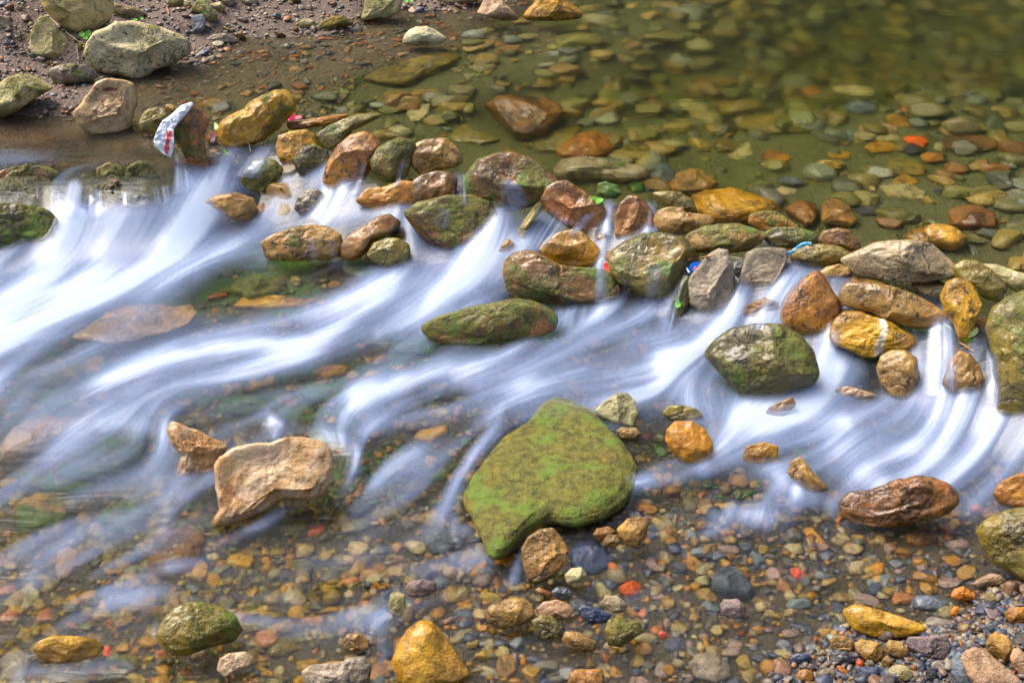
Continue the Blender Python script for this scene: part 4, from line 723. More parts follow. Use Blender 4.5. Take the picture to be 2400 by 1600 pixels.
parts.append(scatter(46000, -2.0, 2.0, 1.1, 3.4, .0045, .019, lambda px, py, d, u, m, s: (~u)*(m < .3)*np.clip(.35+(py-700)/700, .2, 1)))
parts.append(scatter(6500, -2.4, 2.4, 1.1, 3.2, .004, .009, lambda px, py, d, u, m, s: (~u)*(d < .004)*1.0))
parts.append(scatter(12000, -2.2, 2.2, 1.8, 4.2, .018, .044, lambda px, py, d, u, m, s: (px > 480)*(dam_off(px, py) > -30)*(dam_off(px, py) < 170)*(m < .2)*1.0)); n_dam = [len(q[0]) for q in parts]
parts.append(scatter(14000, -.0, 1.3, 1.25, 1.9, .003, .0085, lambda px, py, d, u, m, s: (~u)*(d < .006)*1.0))
parts.append(scatter(7500, -2.9, 3.2, 2.3, 5.8, .013, .046, lambda px, py, d, u, m, s: u*(m < .3)*(d > .045)*1.0))
parts.append(scatter(1500, -2.9, 3.2, 2.6, 5.9, .034, .066, lambda px, py, d, u, m, s: u*(m < .3)*(d > .085)*(dam_off(px, py) < -60)*1.0))
parts.append(scatter(15000, -2.6, 2.2, 3.2, 5.7, .006, .017, lambda px, py, d, u, m, s: u*(m < .3)*(d > -.01)*(d < .08)*1.0))
parts.append(scatter(34000, -3.0, .2, 3.2, 5.9, .004, .016, lambda px, py, d, u, m, s: u*(m < .3)*(d < .005)*(s > .0105)*.25+u*(m < .3)*(d < .005)*(s <= .0105)*.9))
gx, gy, gzz, gs, gpx2, gpy2, gd, gu = [np.concatenate(a) for a in zip(*parts)]
gs = np.where(gu & (gs > .036), np.minimum(gs, np.maximum(gd, .02)*.62), gs)
def under_stone(px, py, k):
    r = np.zeros(px.shape, bool)
    for (_, _, P, md) in STONES:
        x0, y0 = P.min(0); x1, y1 = P.max(0); r |= ((px-(x0+x1)/2)/((x1-x0)/2*k+4))**2+((py-(y0+y1)/2)/((y1-y0)/2*k+4))**2 < 1
    return r
ndb = np.cumsum([0]+[len(q[0]) for q in parts]); kd = len(n_dam)-1
ok = ~(under_stone(gpx2, gpy2, .92) & (gs > .009)); is_dam0 = np.zeros(len(gx), bool); is_dam0[ndb[kd]:ndb[kd+1]] = True
gx, gy, gzz, gs, gpx2, gpy2, gd, gu, is_dam0 = [a[ok] for a in (gx, gy, gzz, gs, gpx2, gpy2, gd, gu, is_dam0)]
N = len(gx)
colr = np.zeros((N, 3))
isdam = is_dam0
gzz = np.where(isdam, gzz+np.maximum(gd, 0)*rng.uniform(.3, .9, N)-gs*.35, gzz)
zone = np.where(isdam, 'dam', np.where(gu & (gd < .004), 'bank', np.where(gu & (gd < .055) & (gpx2 < 1400), 'shal', np.where(gu, 'pool', np.where(gd < .004, 'grit', np.where(gpy2 < 1120, 'mid', np.where(gpx2 < 900-(gpy2-1000)*.3, 'left', 'low')))))))
for zn, pl in PALS.items():
    k = np.where(zone == zn)[0]; c = np.array([q[0] for q in pl]); w = np.array([q[1] for q in pl], float); colr[k] = c[rng.choice(len(pl), len(k), p=w/w.sum())]
colr *= rng.uniform(.55, 1.1, (N, 1))*np.where(zone == 'grit', .82, 1.0)[:, None]; lm_ = (colr@np.array([.3, .6, .1]))[:, None]; colr = np.maximum(lm_+(colr-lm_)*1.2, .004)
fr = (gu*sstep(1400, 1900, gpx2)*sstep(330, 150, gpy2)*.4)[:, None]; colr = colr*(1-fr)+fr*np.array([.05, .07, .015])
colr = colr*rng.uniform(.93, 1.07, (N, 3))
tmpl = []
for k in range(10):
    for sb in (1, 2):
        V, F = ico(sb); r = random.Random(k)
        q = V*(1+.28*vnoise(V*1.3+k*9, k)[:, None]+.08*vnoise(V*3+k*5, k)[:, None])
        for j in range(4):
            a = r.uniform(0, 6.28); e = r.uniform(-1, 1.3); n = np.array([math.cos(a)*math.cos(e), math.sin(a)*math.cos(e), math.sin(e)]); o = r.uniform(.55, .85)
            q = q-np.maximum(q@n-o, 0)[:, None]*n
        tmpl.append((q, F))
VV = []; FF = []; CC = []; base = 0
ti = rng.integers(0, 10, N)*2+(gs > .011)
for k in range(20):
    idx = np.where(ti == k)[0]
    if not len(idx): continue
    V, F = tmpl[k]; n = len(idx); s = gs[idx]; sc = np.stack([s*rng.uniform(.85, 1.35, n), s*rng.uniform(.7, 1.0, n), s*rng.uniform(.38, .75, n)], 1)
    a = rng.uniform(0, 6.28, n); tx = rng.normal(0, .22, n); P = V[None]*sc[:, None]
    P = np.stack([P[..., 0], P[..., 1]*np.cos(tx)[:, None]-P[..., 2]*np.sin(tx)[:, None], P[..., 1]*np.sin(tx)[:, None]+P[..., 2]*np.cos(tx)[:, None]], -1)
    P = np.stack([P[..., 0]*np.cos(a)[:, None]-P[..., 1]*np.sin(a)[:, None], P[..., 0]*np.sin(a)[:, None]+P[..., 1]*np.cos(a)[:, None], P[..., 2]], -1)
    P += np.stack([gx[idx], gy[idx], gzz[idx]+sc[:, 2]*rng.uniform(.2, .9, n)], 1)[:, None]
    VV.append(P.reshape(-1, 3)); FF.append((F[None]+base+np.arange(n)[:, None, None]*len(V)).reshape(-1, 3)); CC.append(np.repeat(colr[idx], len(V), 0)); base += n*len(V)
m, nt = new_mat("gravel_stone"); t = NT(nt); co = t.n("TexCoord").outputs['Object']; vc = t.n("Attribute", attribute_name="col").outputs['Color']
f1 = t.noise(co, 130, 4, .7); f2 = t.noise(co, 520, 2, .7)
mu = t.n("MixRGB"); mu.blend_type = 'MULTIPLY'; mu.inputs[0].default_value = .75; nt.links.new(vc, mu.inputs[1]); t.put(mu.inputs[2], t.mix(t.ramp(f1, .3, .7), (.45, .42, .38), (1.25, 1.22, 1.15)))
p = t.n("BsdfPrincipled"); nt.links.new(mu.outputs[0], p.inputs['Base Color']); t.put(p.inputs['Roughness'], t.math('ADD', .2, t.math('MULTIPLY', f1, .45)))
bb = t.n("Bump"); bb.inputs['Strength'].default_value = .5; bb.inputs['Distance'].default_value = .0015; t.put(bb.inputs['Height'], t.math('ADD', f1, t.math('MULTIPLY', f2, .5))); nt.links.new(bb.outputs[0], p.inputs['Normal'])
nt.links.new(p.outputs[0], t.n("OutputMaterial").inputs[0])
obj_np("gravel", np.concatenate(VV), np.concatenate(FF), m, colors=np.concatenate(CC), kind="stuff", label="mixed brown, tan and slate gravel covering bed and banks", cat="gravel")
print("gravel", N, base)

# ---------------------------------------------------------------- water
# foam lines read off the photograph: x, y, half width, strength
FO = """640,322,16,.55 600,350,24,.6 560,380,30,.6 500,420,34,.6 440,460,40,.75 390,495,40,.85 350,530,45,1 290,570,55,1 210,610,60,.9 120,650,60,.8 0,700,60,.7 -100,730,60,.6
430,410,20,.5 420,450,34,.7 400,490,34,.8
340,520,36,1 300,545,40,1 250,560,30,.8 150,560,18,.6 60,580,14,.6 0,600,14,.6 -80,620,14,.5
330,505,26,1 230,505,18,.8 160,520,14,.75 80,555,14,.75 0,590,14,.7
330,560,50,.9 250,640,50,.6 150,700,46,.6 0,770,36,.55
640,420,14,.7 680,405,26,.8 740,410,26,.8 770,430,24,.7
720,410,26,.9 680,440,30,.9 640,480,26,.9 610,500,18,.8
790,450,16,.5 750,470,26,.9 720,490,20,.8
940,500,14,.7 900,492,20,.85 840,492,22,.85 760,500,20,.95 690,512,20,.95 620,530,18,.9 560,548,18,.8 500,575,24,.8 440,600,30,.8 380,630,34,.7 300,670,40,.6 200,710,40,.6 100,750,28,.5 0,785,14,.8
610,585,18,.8 540,588,20,.85 470,595,26,.9 400,610,34,.9 330,650,36,.7
560,330,10,.3 520,400,20,.4 520,440,40,.5 480,480,40,.55 450,520,34,.6
270,720,14,.6 200,744,10,.7 120,765,10,.85 50,780,10,.9 0,790,12,.9 -60,800,12,.8
80,490,10,.4 140,500,26,.7 220,515,26,.8 300,515,26,.8
150,475,14,.5 180,500,20,.8
905,480,14,.6 930,520,20,.85 960,550,24,.9 970,590,24,.8 940,640,26,.7 900,680,30,.7
1150,500,14,.6 1140,540,16,.6 1100,580,20,.65 1050,620,26,.7 1000,650,30,.75
1010,590,16,.5 960,640,20,.6 900,680,24,.6
1250,572,14,.7 1210,580,22,.9 1160,595,28,.95 1110,615,32,.9 1060,640,32,.85 1000,665,34,.85 940,690,36,.9 880,710,36,1 820,735,30,.9 770,765,20,.9 720,790,13,.9 650,803,10,.9 600,802,9,.9 540,805,11,.9 480,815,14,.85 420,832,18,.75 350,850,26,.6 250,880,40,.42 120,930,50,.36 0,980,60,.3
1180,640,20,.5 1100,660,24,.6 1020,700,24,.7 960,740,14,.6 880,770,12,.5
850,700,34,.7 760,720,36,.6 660,735,34,.5 540,750,26,.45 430,760,20,.35 330,780,24,.3 200,830,28,.28
700,850,40,.4 600,870,50,.45 480,880,50,.45 380,890,50,.4 250,930,50,.3 100,990,50,.25
1420,560,12,.3 1400,690,20,.6 1370,720,26,.7 1300,750,30,.6 1240,790,34,.5 1180,830,34,.55 1100,870,30,.6
1500,720,14,.5 1450,740,24,.6 1380,770,30,.6 1280,810,30,.6 1200,850,30,.6
1570,860,16,.6 1560,830,22,.85 1530,800,26,1 1490,785,26,1 1440,785,24,1 1380,795,24,.85 1300,812,28,.75 1220,835,26,.8 1150,850,22,.9 1090,855,22,.95 1030,860,18,.8 960,885,18,.7 880,915,24,.8 840,935,28,.95 815,965,22,.7
1560,880,24,.6 1480,900,30,.55 1380,905,26,.6 1280,900,26,.7 1200,905,26,.9 1140,935,18,.6 1020,955,16,.5 920,975,14,.4 850,990,12,.4
1700,700,18,.6 1670,740,26,.8 1620,770,30,.8 1580,810,34,.75 1560,850,26,.7
1830,600,14,.7 1800,640,22,.85 1770,680,24,.8 1730,710,24,.7 1690,740,28,.75 1640,770,30,.7
1870,630,12,.7 1830,640,16,.85 1790,680,20,.8 1740,720,20,.7
1790,745,20,.7 1720,745,22,.7 1660,780,24,.6
1560,850,26,.6 1580,900,30,.6 1650,930,34,.6 1700,960,26,.8 1680,990,20,.9 1650,1010,18,.9
1920,690,10,.5 1905,740,14,.5 1900,800,20,.75 1890,860,26,.85 1870,905,28,.95 1830,935,24,.9 1790,960,20,.85 1740,972,22,1 1690,985,20,.95 1655,1010,16,.9 1640,1045,16,.9 1610,1070,14,.7 1550,1090,14,.5 1470,1110,12,.5 1420,1120,10,.4
1960,850,20,.7 1930,880,30,.8 1880,920,28,.85
1560,925,16,.5 1620,950,18,.6 1700,985,18,.7 1800,965,14,.8 1900,970,11,.8 1950,985,8,.6
2100,805,12,.6 2120,860,16,.8 2110,910,22,.8
2160,740,24,.7 2165,800,36,.8 2160,860,40,.85 2160,910,44,1 2190,940,44,1 2240,965,36,.95 2320,990,34,.8 2400,1010,34,.7
2140,930,40,.9 2080,960,34,.7 2020,980,26,.5 1960,1000,16,.4
2330,960,16,.7 2290,985,20,.9 2300,1030,34,.6 2280,1080,40,.45 2250,1140,44,.35
1950,1005,12,.6 1940,1040,26,.9 1970,1080,30,.95 2010,1110,20,.85
1995,1030,18,.6 2050,1030,14,.85 2110,1040,13,1 2155,1050,10,1 2175,1058,6,.7
2170,960,30,.8 2150,1020,34,.55 2190,1080,34,.4 2250,1130,30,.35
1790,1090,10,.5 1780,1070,12,.6 1730,1062,10,.6 1680,1062,12,.7 1630,1075,12,.7
1790,1080,16,.6 1810,1115,18,.9 1850,1145,16,.8 1910,1155,12,.6
1800,1140,20,.6 1770,1180,20,.6 1700,1200,16,.5 1620,1220,14,.4
1640,1195,10,.4 1690,1178,12,.85 1730,1185,12,.95 1760,1198,10,.9
1500,1110,8,.3 1440,1115,8,.45 1380,1090,8,.25
370,950,12,.5 385,1000,16,.8 385,1050,24,.85 360,1090,28,.9 310,1110,24,.7 240,1130,18,.55 170,1150,14,.4
240,975,12,.4 310,975,16,.5 360,985,12,.5 385,1030,16,.6
620,965,7,.8 650,980,7,.7 640,1000,6,.4
700,985,8,.5 750,995,10,.6 795,1010,12,.85 815,1045,11,.85 812,1085,10,.7 790,1125,10,.6 750,1150,10,.4
0,930,50,.3 80,960,40,.35 180,980,30,.3
1150,965,8,.4 1120,1010,8,.6 1085,1060,9,.7 1058,1110,10,.75 1040,1170,14,.6 1030,1200,20,.35
1060,1215,12,.8 1080,1218,8,.7
1130,1290,10,.5 1090,1280,18,.85 1050,1290,18,.6 970,1300,14,.5 880,1300,14,.35 700,1290,12,.3
1260,1200,6,.35 1215,1230,9,.4 1190,1290,8,.6 1180,1330,8,.6
420,1140,12,.45 380,1200,12,.4 250,1230,14,.3
500,1100,12,.5 440,1130,14,.5 330,1180,14,.45 200,1260,14,.4 90,1320,16,.3
700,1140,14,.35 600,1200,12,.3 480,1260,14,.3
680,1370,12,.4 560,1360,14,.35 420,1370,14,.4 250,1380,14,.35
1000,1380,14,.4 900,1420,16,.45 760,1440,14,.35 600,1430,12,.3 500,1400,12,.3
880,1430,10,.4 890,1480,14,.45 880,1530,14,.45
700,1330,12,.35 560,1310,12,.3 400,1300,12,.3
360,1440,10,.6 400,1470,16,.6 450,1500,10,.4
300,1530,10,.35 200,1540,12,.4 60,1550,12,.3
960,1050,16,.3 900,1080,16,.25 860,1110,14,.25
1700,560,8,.35 1740,548,9,.6 1790,545,8,.55 1760,570,8,.5 1700,590,8,.5 1660,600,7,.4
1300,495,16,.9 1250,530,24,.95 1210,572,24,.9
1150,440,12,.6 1180,490,14,.65 1180,560,14,.7
1050,400,8,.8 1055,460,8,.8
830,370,10,.7 800,440,16,.8
1395,470,9,.95 1388,520,9,.95 1385,560,12,.85
1490,480,7,.8 1487,540,7,.8
1580,600,8,.8 1540,700,9,.8 1530,760,9,.7
1370,570,9,.7 1370,690,10,.7
1750,720,30,.7 1740,760,30,.7
1690,640,8,.6 1690,700,10,.8
2150,1090,56,.4 2000,1075,56,.42 1850,1040,50,.42 1720,1040,44,.36
1900,990,44,.5 1780,1000,36,.5 1650,1040,30,.4
2400,1000,60,.6 2280,1012,50,.75 2160,1035,34,.75 2050,1040,24,.7 1960,1050,20,.6
2400,1060,50,.55 2260,1085,44,.5 2120,1105,26,.4
2330,970,50,.6 2250,980,70,.7 2150,1020,70,.55 1980,1040,60,.5
2352,1060,70,.5 2200,1100,50,.35 2100,1110,20,.2
1900,930,40,.5 1780,960,50,.5 1700,990,30,.4
1600,880,50,.5 1350,900,46,.5 1150,920,36,.35
800,800,50,.35 500,860,60,.38 200,930,70,.36 0,980,70,.3
330,640,70,.5 100,720,80,.5 -100,780,70,.45
1900,640,14,.5 1940,650,14,.4 1950,700,8,.35"""
strokes = [np.array([[float(v) for v in q.split(',')] for q in l.split()]) for l in FO.strip().split('\n')]
s_in = np.linspace(-.335, .335, 1000); sg = np.concatenate([[-6, -4, -2.5, -1.5, -1, -.7, -.5, -.4], s_in, [.4, .5, .7, 1, 1.5, 2.5, 4, 6]])
ph_in = np.linspace(math.atan(1.28/1.6), math.atan(5.7/1.6), 720); pg = np.concatenate([[math.atan(v/1.6) for v in (.1, .4, .7, 1.0)], ph_in, [math.atan(v/1.6) for v in (6.2, 7, 8.5, 10.5)]])
SG, PG = np.meshgrid(sg, pg); WY = 1.6*np.tan(PG); WX = SG*(WY+1.06); ny, nx = WY.shape
wzz = W0(WX.ravel(), WY.ravel()).reshape(ny, nx); PX, PY = to_px(np.stack([WX, WY, wzz], -1)); cd = crest_dist(WX, WY)
foam = np.zeros((ny, nx)); fx = np.zeros((ny, nx)); fy = np.zeros((ny, nx)); fwt = np.zeros((ny, nx))
warp = 9*fbm(np.stack([PX/70, PY/45, 0*PX], -1), 21, 3); PYw = PY+warp; PXw = PX+9*fbm(np.stack([PX/60, PY/45, 0*PX+5], -1), 27, 2)
for st in strokes:
    best = np.zeros((ny, nx))
    for a, b in zip(st[:-1], st[1:]):
        R = 3.2*max(a[2], b[2])+60
        rr = np.where((PX > min(a[0], b[0])-R) & (PX < max(a[0], b[0])+R) & (PY > min(a[1], b[1])-R) & (PY < max(a[1], b[1])+R))
        if not len(rr[0]): continue
        x = PXw[rr]; y = PYw[rr]; e = b[:2]-a[:2]; L = e@e; u = np.clip(((x-a[0])*e[0]+(y-a[1])*e[1])/L, 0, 1)
        d = np.hypot(x-a[0]-u*e[0], y-a[1]-u*e[1]); w = (a[2]+(b[2]-a[2])*u)*1.3+4; I = a[3]+(b[3]-a[3])*u
        best[rr] = np.maximum(best[rr], I*np.exp(-(d/w)**2*.8)); g = np.exp(-(d/(w+22))**2); k = g/math.sqrt(L)
        fx[rr] += e[0]*k; fy[rr] += e[1]*k; fwt[rr] += g
    foam = 1-(1-foam)*(1-.80*best)
base_w = .38; low = sstep(-.03, .1, cd)
bx = -1.0; by = np.where(cd > 0, .36, .04)
vx = fx+bx*base_w; vy = fy+by*base_w; L = np.hypot(vx, vy)+1e-6; vx /= L; vy /= L
for _ in range(40):
    vx = (np.roll(vx, 2, 0)+np.roll(vx, -2, 0)+np.roll(vx, 2, 1)+np.roll(vx, -2, 1)+vx)/5; vy = (np.roll(vy, 2, 0)+np.roll(vy, -2, 0)+np.roll(vy, 2, 1)+np.roll(vy, -2, 1)+vy)/5
L = np.hypot(vx, vy)+1e-6; vx /= L; vy /= L
II, JJ = np.meshgrid(np.arange(ny, dtype=float), np.arange(nx, dtype=float), indexing='ij')
def lic(noise, n, step=1.0):
    acc = noise.copy(); wsum = 1.0
    for sgn in (1, -1):
        i = II.copy(); j = JJ.copy()
        for k in range(n):
            ii = np.clip(i.round().astype(int), 0, ny-1); jj = np.clip(j.round().astype(int), 0, nx-1)
            a = vx[ii, jj]/2.74*2.6; b = -vy[ii, jj]/2.46*2.6
            j += a*sgn*step; i += b*sgn*step; w = 1-(k/n)**2
            ii = np.clip(i.round().astype(int), 0, ny-1); jj = np.clip(j.round().astype(int), 0, nx-1); acc = acc+noise[ii, jj]*w; wsum += w
    return acc/wsum
def blur(a, n):
    for _ in range(n): a = (np.roll(a, 1, 0)+np.roll(a, -1, 0)+np.roll(a, 1, 1)+np.roll(a, -1, 1)+2*a)/6
    return a
norm = lambda a: np.clip(.5+(a-a.mean())/a.std()*.2, 0, 1)
r2 = np.random.default_rng(3)
s1 = norm(lic(blur(r2.random((ny, nx)), 1), 26)); s2 = norm(lic(blur(r2.random((ny, nx)), 40), 34, 1.6)); s3 = norm(lic(blur(r2.random((ny, nx)), 240), 36, 2.2))
streak = np.clip(.3*s1+.4*s2+.3*s3, 0, 1)
lm = soft_poly(PX, PY, LEDGE, 14)
damz = 1-.25*sstep(-.05, .0, cd)*sstep(.16, .05, cd)*(PX > 480)
fm = foam*damz*(.26+.94*norm(.45*s2+.55*s3)+.18*(s1-.5))
veil = low*np.clip(.015+(s1-.5)*.12+(s2-.45)*.6+(s3-.5)*.6, 0, .36)*np.clip(1.15-(PX-300)/1900-(PY-1250)/900, .12, 1)*sstep(1700, 1300, PY)
foamv = np.clip((fm+veil)*(1-.8*lm)+lm*np.clip((s2-.52)*.5+(s1-.5)*.15, 0, .25), 0, 1)
relief = low*(.010*blur(foam, 6)+.010*(s3-.5)+.0035*(s2-.5))+(1-low)*.0012*(s2-.5)
wv = wzz+relief
rough = np.where(cd > 0, .18-.04*sstep(600, 1500, PX), .11+.15*sstep(480, 60, PY)*sstep(700, 1300, PX))+.10*foam; rough = np.where((PY > 1150) & (PX > 900), .19+.10*foam, rough)
rough = blur(rough, 10)
WV = np.stack([WX, WY, wv], -1).reshape(-1, 3); WF = grid_faces(ny, nx)
# sides and floor close the body of water
bd = np.concatenate([np.arange(nx), np.arange(1, ny)*nx+nx-1, (ny-1)*nx+np.arange(nx-2, -1, -1), np.arange(ny-2, 0, -1)*nx]); nb = len(bd)
low_ring = WV[bd].copy(); low_ring[:, 2] = -.8; base = len(WV); WV = np.concatenate([WV, low_ring, [[0, 4, -.8]]])
k = np.arange(nb); side = np.stack([bd, base+k, base+(k+1) % nb, bd[(k+1) % nb]], 1); cap = np.stack([base+k, np.full(nb, base+nb), np.full(nb, base+nb), base+(k+1) % nb], 1)
me = bpy.data.meshes.new("stream_water")
cap3 = cap[:, [0, 1, 3]]; allq = np.concatenate([WF, side]); nl = allq.size+cap3.size
me.vertices.add(len(WV)); me.vertices.foreach_set("co", WV.astype(np.float32).ravel()); me.loops.add(nl)
me.loops.foreach_set("vertex_index", np.concatenate([allq.ravel(), cap3.ravel()]).astype(np.int32)); npoly = len(allq)+len(cap3); me.polygons.add(npoly)
me.polygons.foreach_set("loop_start", np.concatenate([np.arange(0, allq.size, 4), allq.size+np.arange(0, cap3.size, 3)]).astype(np.int32))
me.polygons.foreach_set("loop_total", np.concatenate([np.full(len(allq), 4), np.full(len(cap3), 3)]).astype(np.int32)); me.polygons.foreach_set("use_smooth", np.ones(npoly, bool)); me.update(calc_edges=True)
pad = np.zeros(nb+1)
for n_, a_ in (("foam", foamv), ("rough", rough)):
    at = me.attributes.new(n_, 'FLOAT', 'POINT'); at.data.foreach_set("value", np.concatenate([a_.ravel(), pad]).astype(np.float32))
m, nt = new_mat("running_water"); t = NT(nt)
fa = t.n("Attribute", attribute_name="foam").outputs['Fac']; ra = t.n("Attribute", attribute_name="rough").outputs['Fac']
co = t.n("TexCoord").outputs['Object']
p = t.n("BsdfPrincipled"); p.inputs['Base Color'].default_value = (1, 1, 1, 1); p.inputs['Transmission Weight'].default_value = 1; p.inputs['IOR'].default_value = 1.33; t.put(p.inputs['Roughness'], ra)
bb = t.n("Bump"); bb.inputs['Strength'].default_value = .35; bb.inputs['Distance'].default_value = .006
mp = t.n("Mapping"); t.put(mp.inputs[0], co); mp.inputs['Scale'].default_value = (4, 26, 4); t.put(bb.inputs['Height'], t.noise(mp.outputs[0], 1.6, 3, .55, .6)); nt.links.new(bb.outputs[0], p.inputs['Normal'])
fcol = t.mix(t.ramp(fa, .4, .95), (.28, .39, .70), (.82, .91, 1.0)); fd = t.n("BsdfDiffuse"); t.put(fd.inputs[0], fcol); tl = t.n("BsdfTranslucent"); t.put(tl.inputs[0], fcol)  # blue of the skylight put into the foam colour, whiter where foam is dense
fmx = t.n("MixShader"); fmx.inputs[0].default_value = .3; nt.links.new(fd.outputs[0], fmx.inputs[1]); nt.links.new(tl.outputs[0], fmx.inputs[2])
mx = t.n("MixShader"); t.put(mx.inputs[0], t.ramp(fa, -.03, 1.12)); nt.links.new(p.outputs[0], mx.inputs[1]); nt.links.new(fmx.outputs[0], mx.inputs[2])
va = t.n("VolumeAbsorption"); va.inputs[0].default_value = (.63, .67, .12, 1); va.inputs[1].default_value = 2.5
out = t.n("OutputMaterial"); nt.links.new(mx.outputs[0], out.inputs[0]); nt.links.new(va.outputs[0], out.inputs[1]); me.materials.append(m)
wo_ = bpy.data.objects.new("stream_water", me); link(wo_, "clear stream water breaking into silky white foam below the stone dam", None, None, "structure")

# ---------------------------------------------------------------- what the falls and litter rest on
bv = []; bf = []; o_ = 0
for V, F in bv_list: bv.append(V); bf.append(F+o_); o_ += len(V)
g4 = WF; wtri = np.concatenate([g4[:, :3], g4[:, [0, 2, 3]]]); step_w = wtri
bv.append(WV[:ny*nx]); bf.append(wtri+o_); o_ += ny*nx
gq = grid_faces(len(ys), len(xs)); bv.append(GV); bf.append(np.concatenate([gq[:, :3], gq[:, [0, 2, 3]]])+o_)
TREE = BVHTree.FromPolygons(np.concatenate(bv).tolist(), np.concatenate(bf).tolist())
def cast(px, py):
    d = rays(px, py); h = TREE.ray_cast(Vector(O), Vector(d)); return (h[3], d, h[1]) if h[0] is not None else (3.0, d, Vector((0, 0, 1)))
m, nt = new_mat("falling_water"); t = NT(nt); al = t.n("Attribute", attribute_name="alpha").outputs['Fac']
fd = t.n("BsdfDiffuse"); fd.inputs[0].default_value = (.54, .64, .88, 1); tl = t.n("BsdfTranslucent"); tl.inputs[0].default_value = (.54, .64, .88, 1)  # white water and spray, skylight blue mixed into the base colour
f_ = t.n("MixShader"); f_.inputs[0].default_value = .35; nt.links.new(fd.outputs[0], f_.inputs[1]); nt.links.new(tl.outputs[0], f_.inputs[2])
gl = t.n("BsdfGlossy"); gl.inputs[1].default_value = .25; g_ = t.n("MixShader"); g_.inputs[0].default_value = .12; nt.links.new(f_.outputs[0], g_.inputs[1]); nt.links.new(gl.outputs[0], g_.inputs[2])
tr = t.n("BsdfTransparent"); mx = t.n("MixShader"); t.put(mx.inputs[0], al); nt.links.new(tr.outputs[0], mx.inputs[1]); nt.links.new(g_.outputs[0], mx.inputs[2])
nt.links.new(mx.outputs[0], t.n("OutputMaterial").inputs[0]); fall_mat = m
# the froth has height: two thin veils of spray just over the fast water
fq = foamv.ravel()[WF].mean(1) > .10
for hgt, am in ((.007, .30), (.015, .17)):
    ids = np.unique(WF[fq]); mp_ = np.full(ny*nx, -1); mp_[ids] = np.arange(len(ids)); Vv = WV[ids].copy(); fa_ = blur(foamv, 5).ravel()[ids]; Vv[:, 2] += hgt*(.4+.8*fa_)
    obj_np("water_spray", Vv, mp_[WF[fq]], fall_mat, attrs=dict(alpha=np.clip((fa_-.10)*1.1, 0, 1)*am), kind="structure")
FALLS = [ # top line | bottom line | strength
 ("400,338 412,360 432,392 452,412","394,446 415,444 440,438 462,426",.85),("148,414 175,404 193,420","120,486 158,500 186,502",.75),("192,436 215,448 248,464","184,502 215,502 246,498",.9),
 ("277,438 302,440","280,472 303,472",.7),("342,432 365,425 398,420","348,470 375,470 400,464",.7),("28,436 50,434","12,490 30,494",.5),("78,428 102,424","80,455 103,462",.5),
 ("1140,408 1165,402 1205,428","1150,474 1182,484 1226,474",.5),("1244,462 1270,470 1300,492 1332,506","1186,574 1212,576 1242,572 1268,545",.95),("1316,502 1345,490 1384,478","1288,534 1310,540 1328,538",.6),
 ("1385,474 1408,466","1376,534 1404,544",.75),("1488,478 1502,476","1482,536 1492,542",.6),("822,378 852,362","780,444 832,448",.6),("922,364 938,362","904,428 926,428",.8),("1043,396 1067,388","1036,468 1074,474",.7),
 ("1568,606 1584,610","1518,764 1546,766",.75),("1480,596 1560,598","1466,694 1536,692",.22),("1372,560 1392,556","1358,694 1402,694",.5),("1280,688 1340,694 1404,686","1262,748 1330,752 1396,744",.5),
 ("2132,738 2160,700 2192,736","2118,905 2165,912 2204,905",.9),("2102,806 2128,800","2106,922 2142,922",.75),("1903,740 1932,750","1878,866 1916,870",.7),("1712,718 1792,724","1700,756 1786,760",.8),
 ("1812,596 1872,624","1732,704 1796,724",.6),("2262,790 2292,802","2262,924 2302,934",.45),("598,322 650,326","536,404 604,412",.55),("690,540 778,545","700,606 782,602",.35),("205,425 235,432","205,492 238,494",.7),("300,446 340,440","300,474 342,472",.5),("112,438 140,432","108,484 140,486",.6),("1004,470 1040,476","990,520 1030,528",.4)]
def poly_at(P, u):
    n = len(P)-1; k = np.clip((u*n).astype(int), 0, n-1); f = u*n-k; return P[k]*(1-f)[:, None]+P[k+1]*f[:, None]
for fi, (a, b, I) in enumerate(FALLS):
    A_ = pts("D", a); B_ = pts("D", b); nu = max(14, int(abs(A_[-1, 0]-A_[0, 0])/2.2)); nv = 26; u = np.linspace(0, 1, nu); v = np.linspace(0, 1, nv)
    ta = poly_at(A_, u); tb = poly_at(B_, u); X = ta[None]*(1-v)[:, None, None]+tb[None]*v[:, None, None]
    T = np.zeros((nv, nu)); Dd = np.zeros((nv, nu, 3))
    for i in range(nv):
        for j in range(nu): T[i, j], Dd[i, j], _ = cast(X[i, j, 0], X[i, j, 1])
    for _ in range(5):
        Tp = np.pad(T, 1, mode='edge'); Ts = (Tp[:-2, 1:-1]+Tp[2:, 1:-1]+Tp[1:-1, :-2]+Tp[1:-1, 2:])/4; T = np.minimum(T, .5*T+.5*Ts)
    V = (O+Dd*(T-.005)[..., None]).reshape(-1, 3)
    r3 = np.random.default_rng(fi+50); st = sum(np.interp(u, np.linspace(0, 1, max(3, int(nu/q))), r3.random(max(3, int(nu/q)))) for q in (1.6, 3.5, 7))/3
    st = np.clip((st-.5)*3.2+.5, .02, 1); al_ = I*st[None]*(np.sin(np.pi*u)[None]**.8)*sstep(0, .22, v)[:, None]*(1-.45*sstep(.75, 1, v))[:, None]*(.8+.2*v)[:, None]
    obj_np("falling_water", V, grid_faces(nv, nu), fall_mat, attrs=dict(alpha=al_.ravel()), kind="structure")

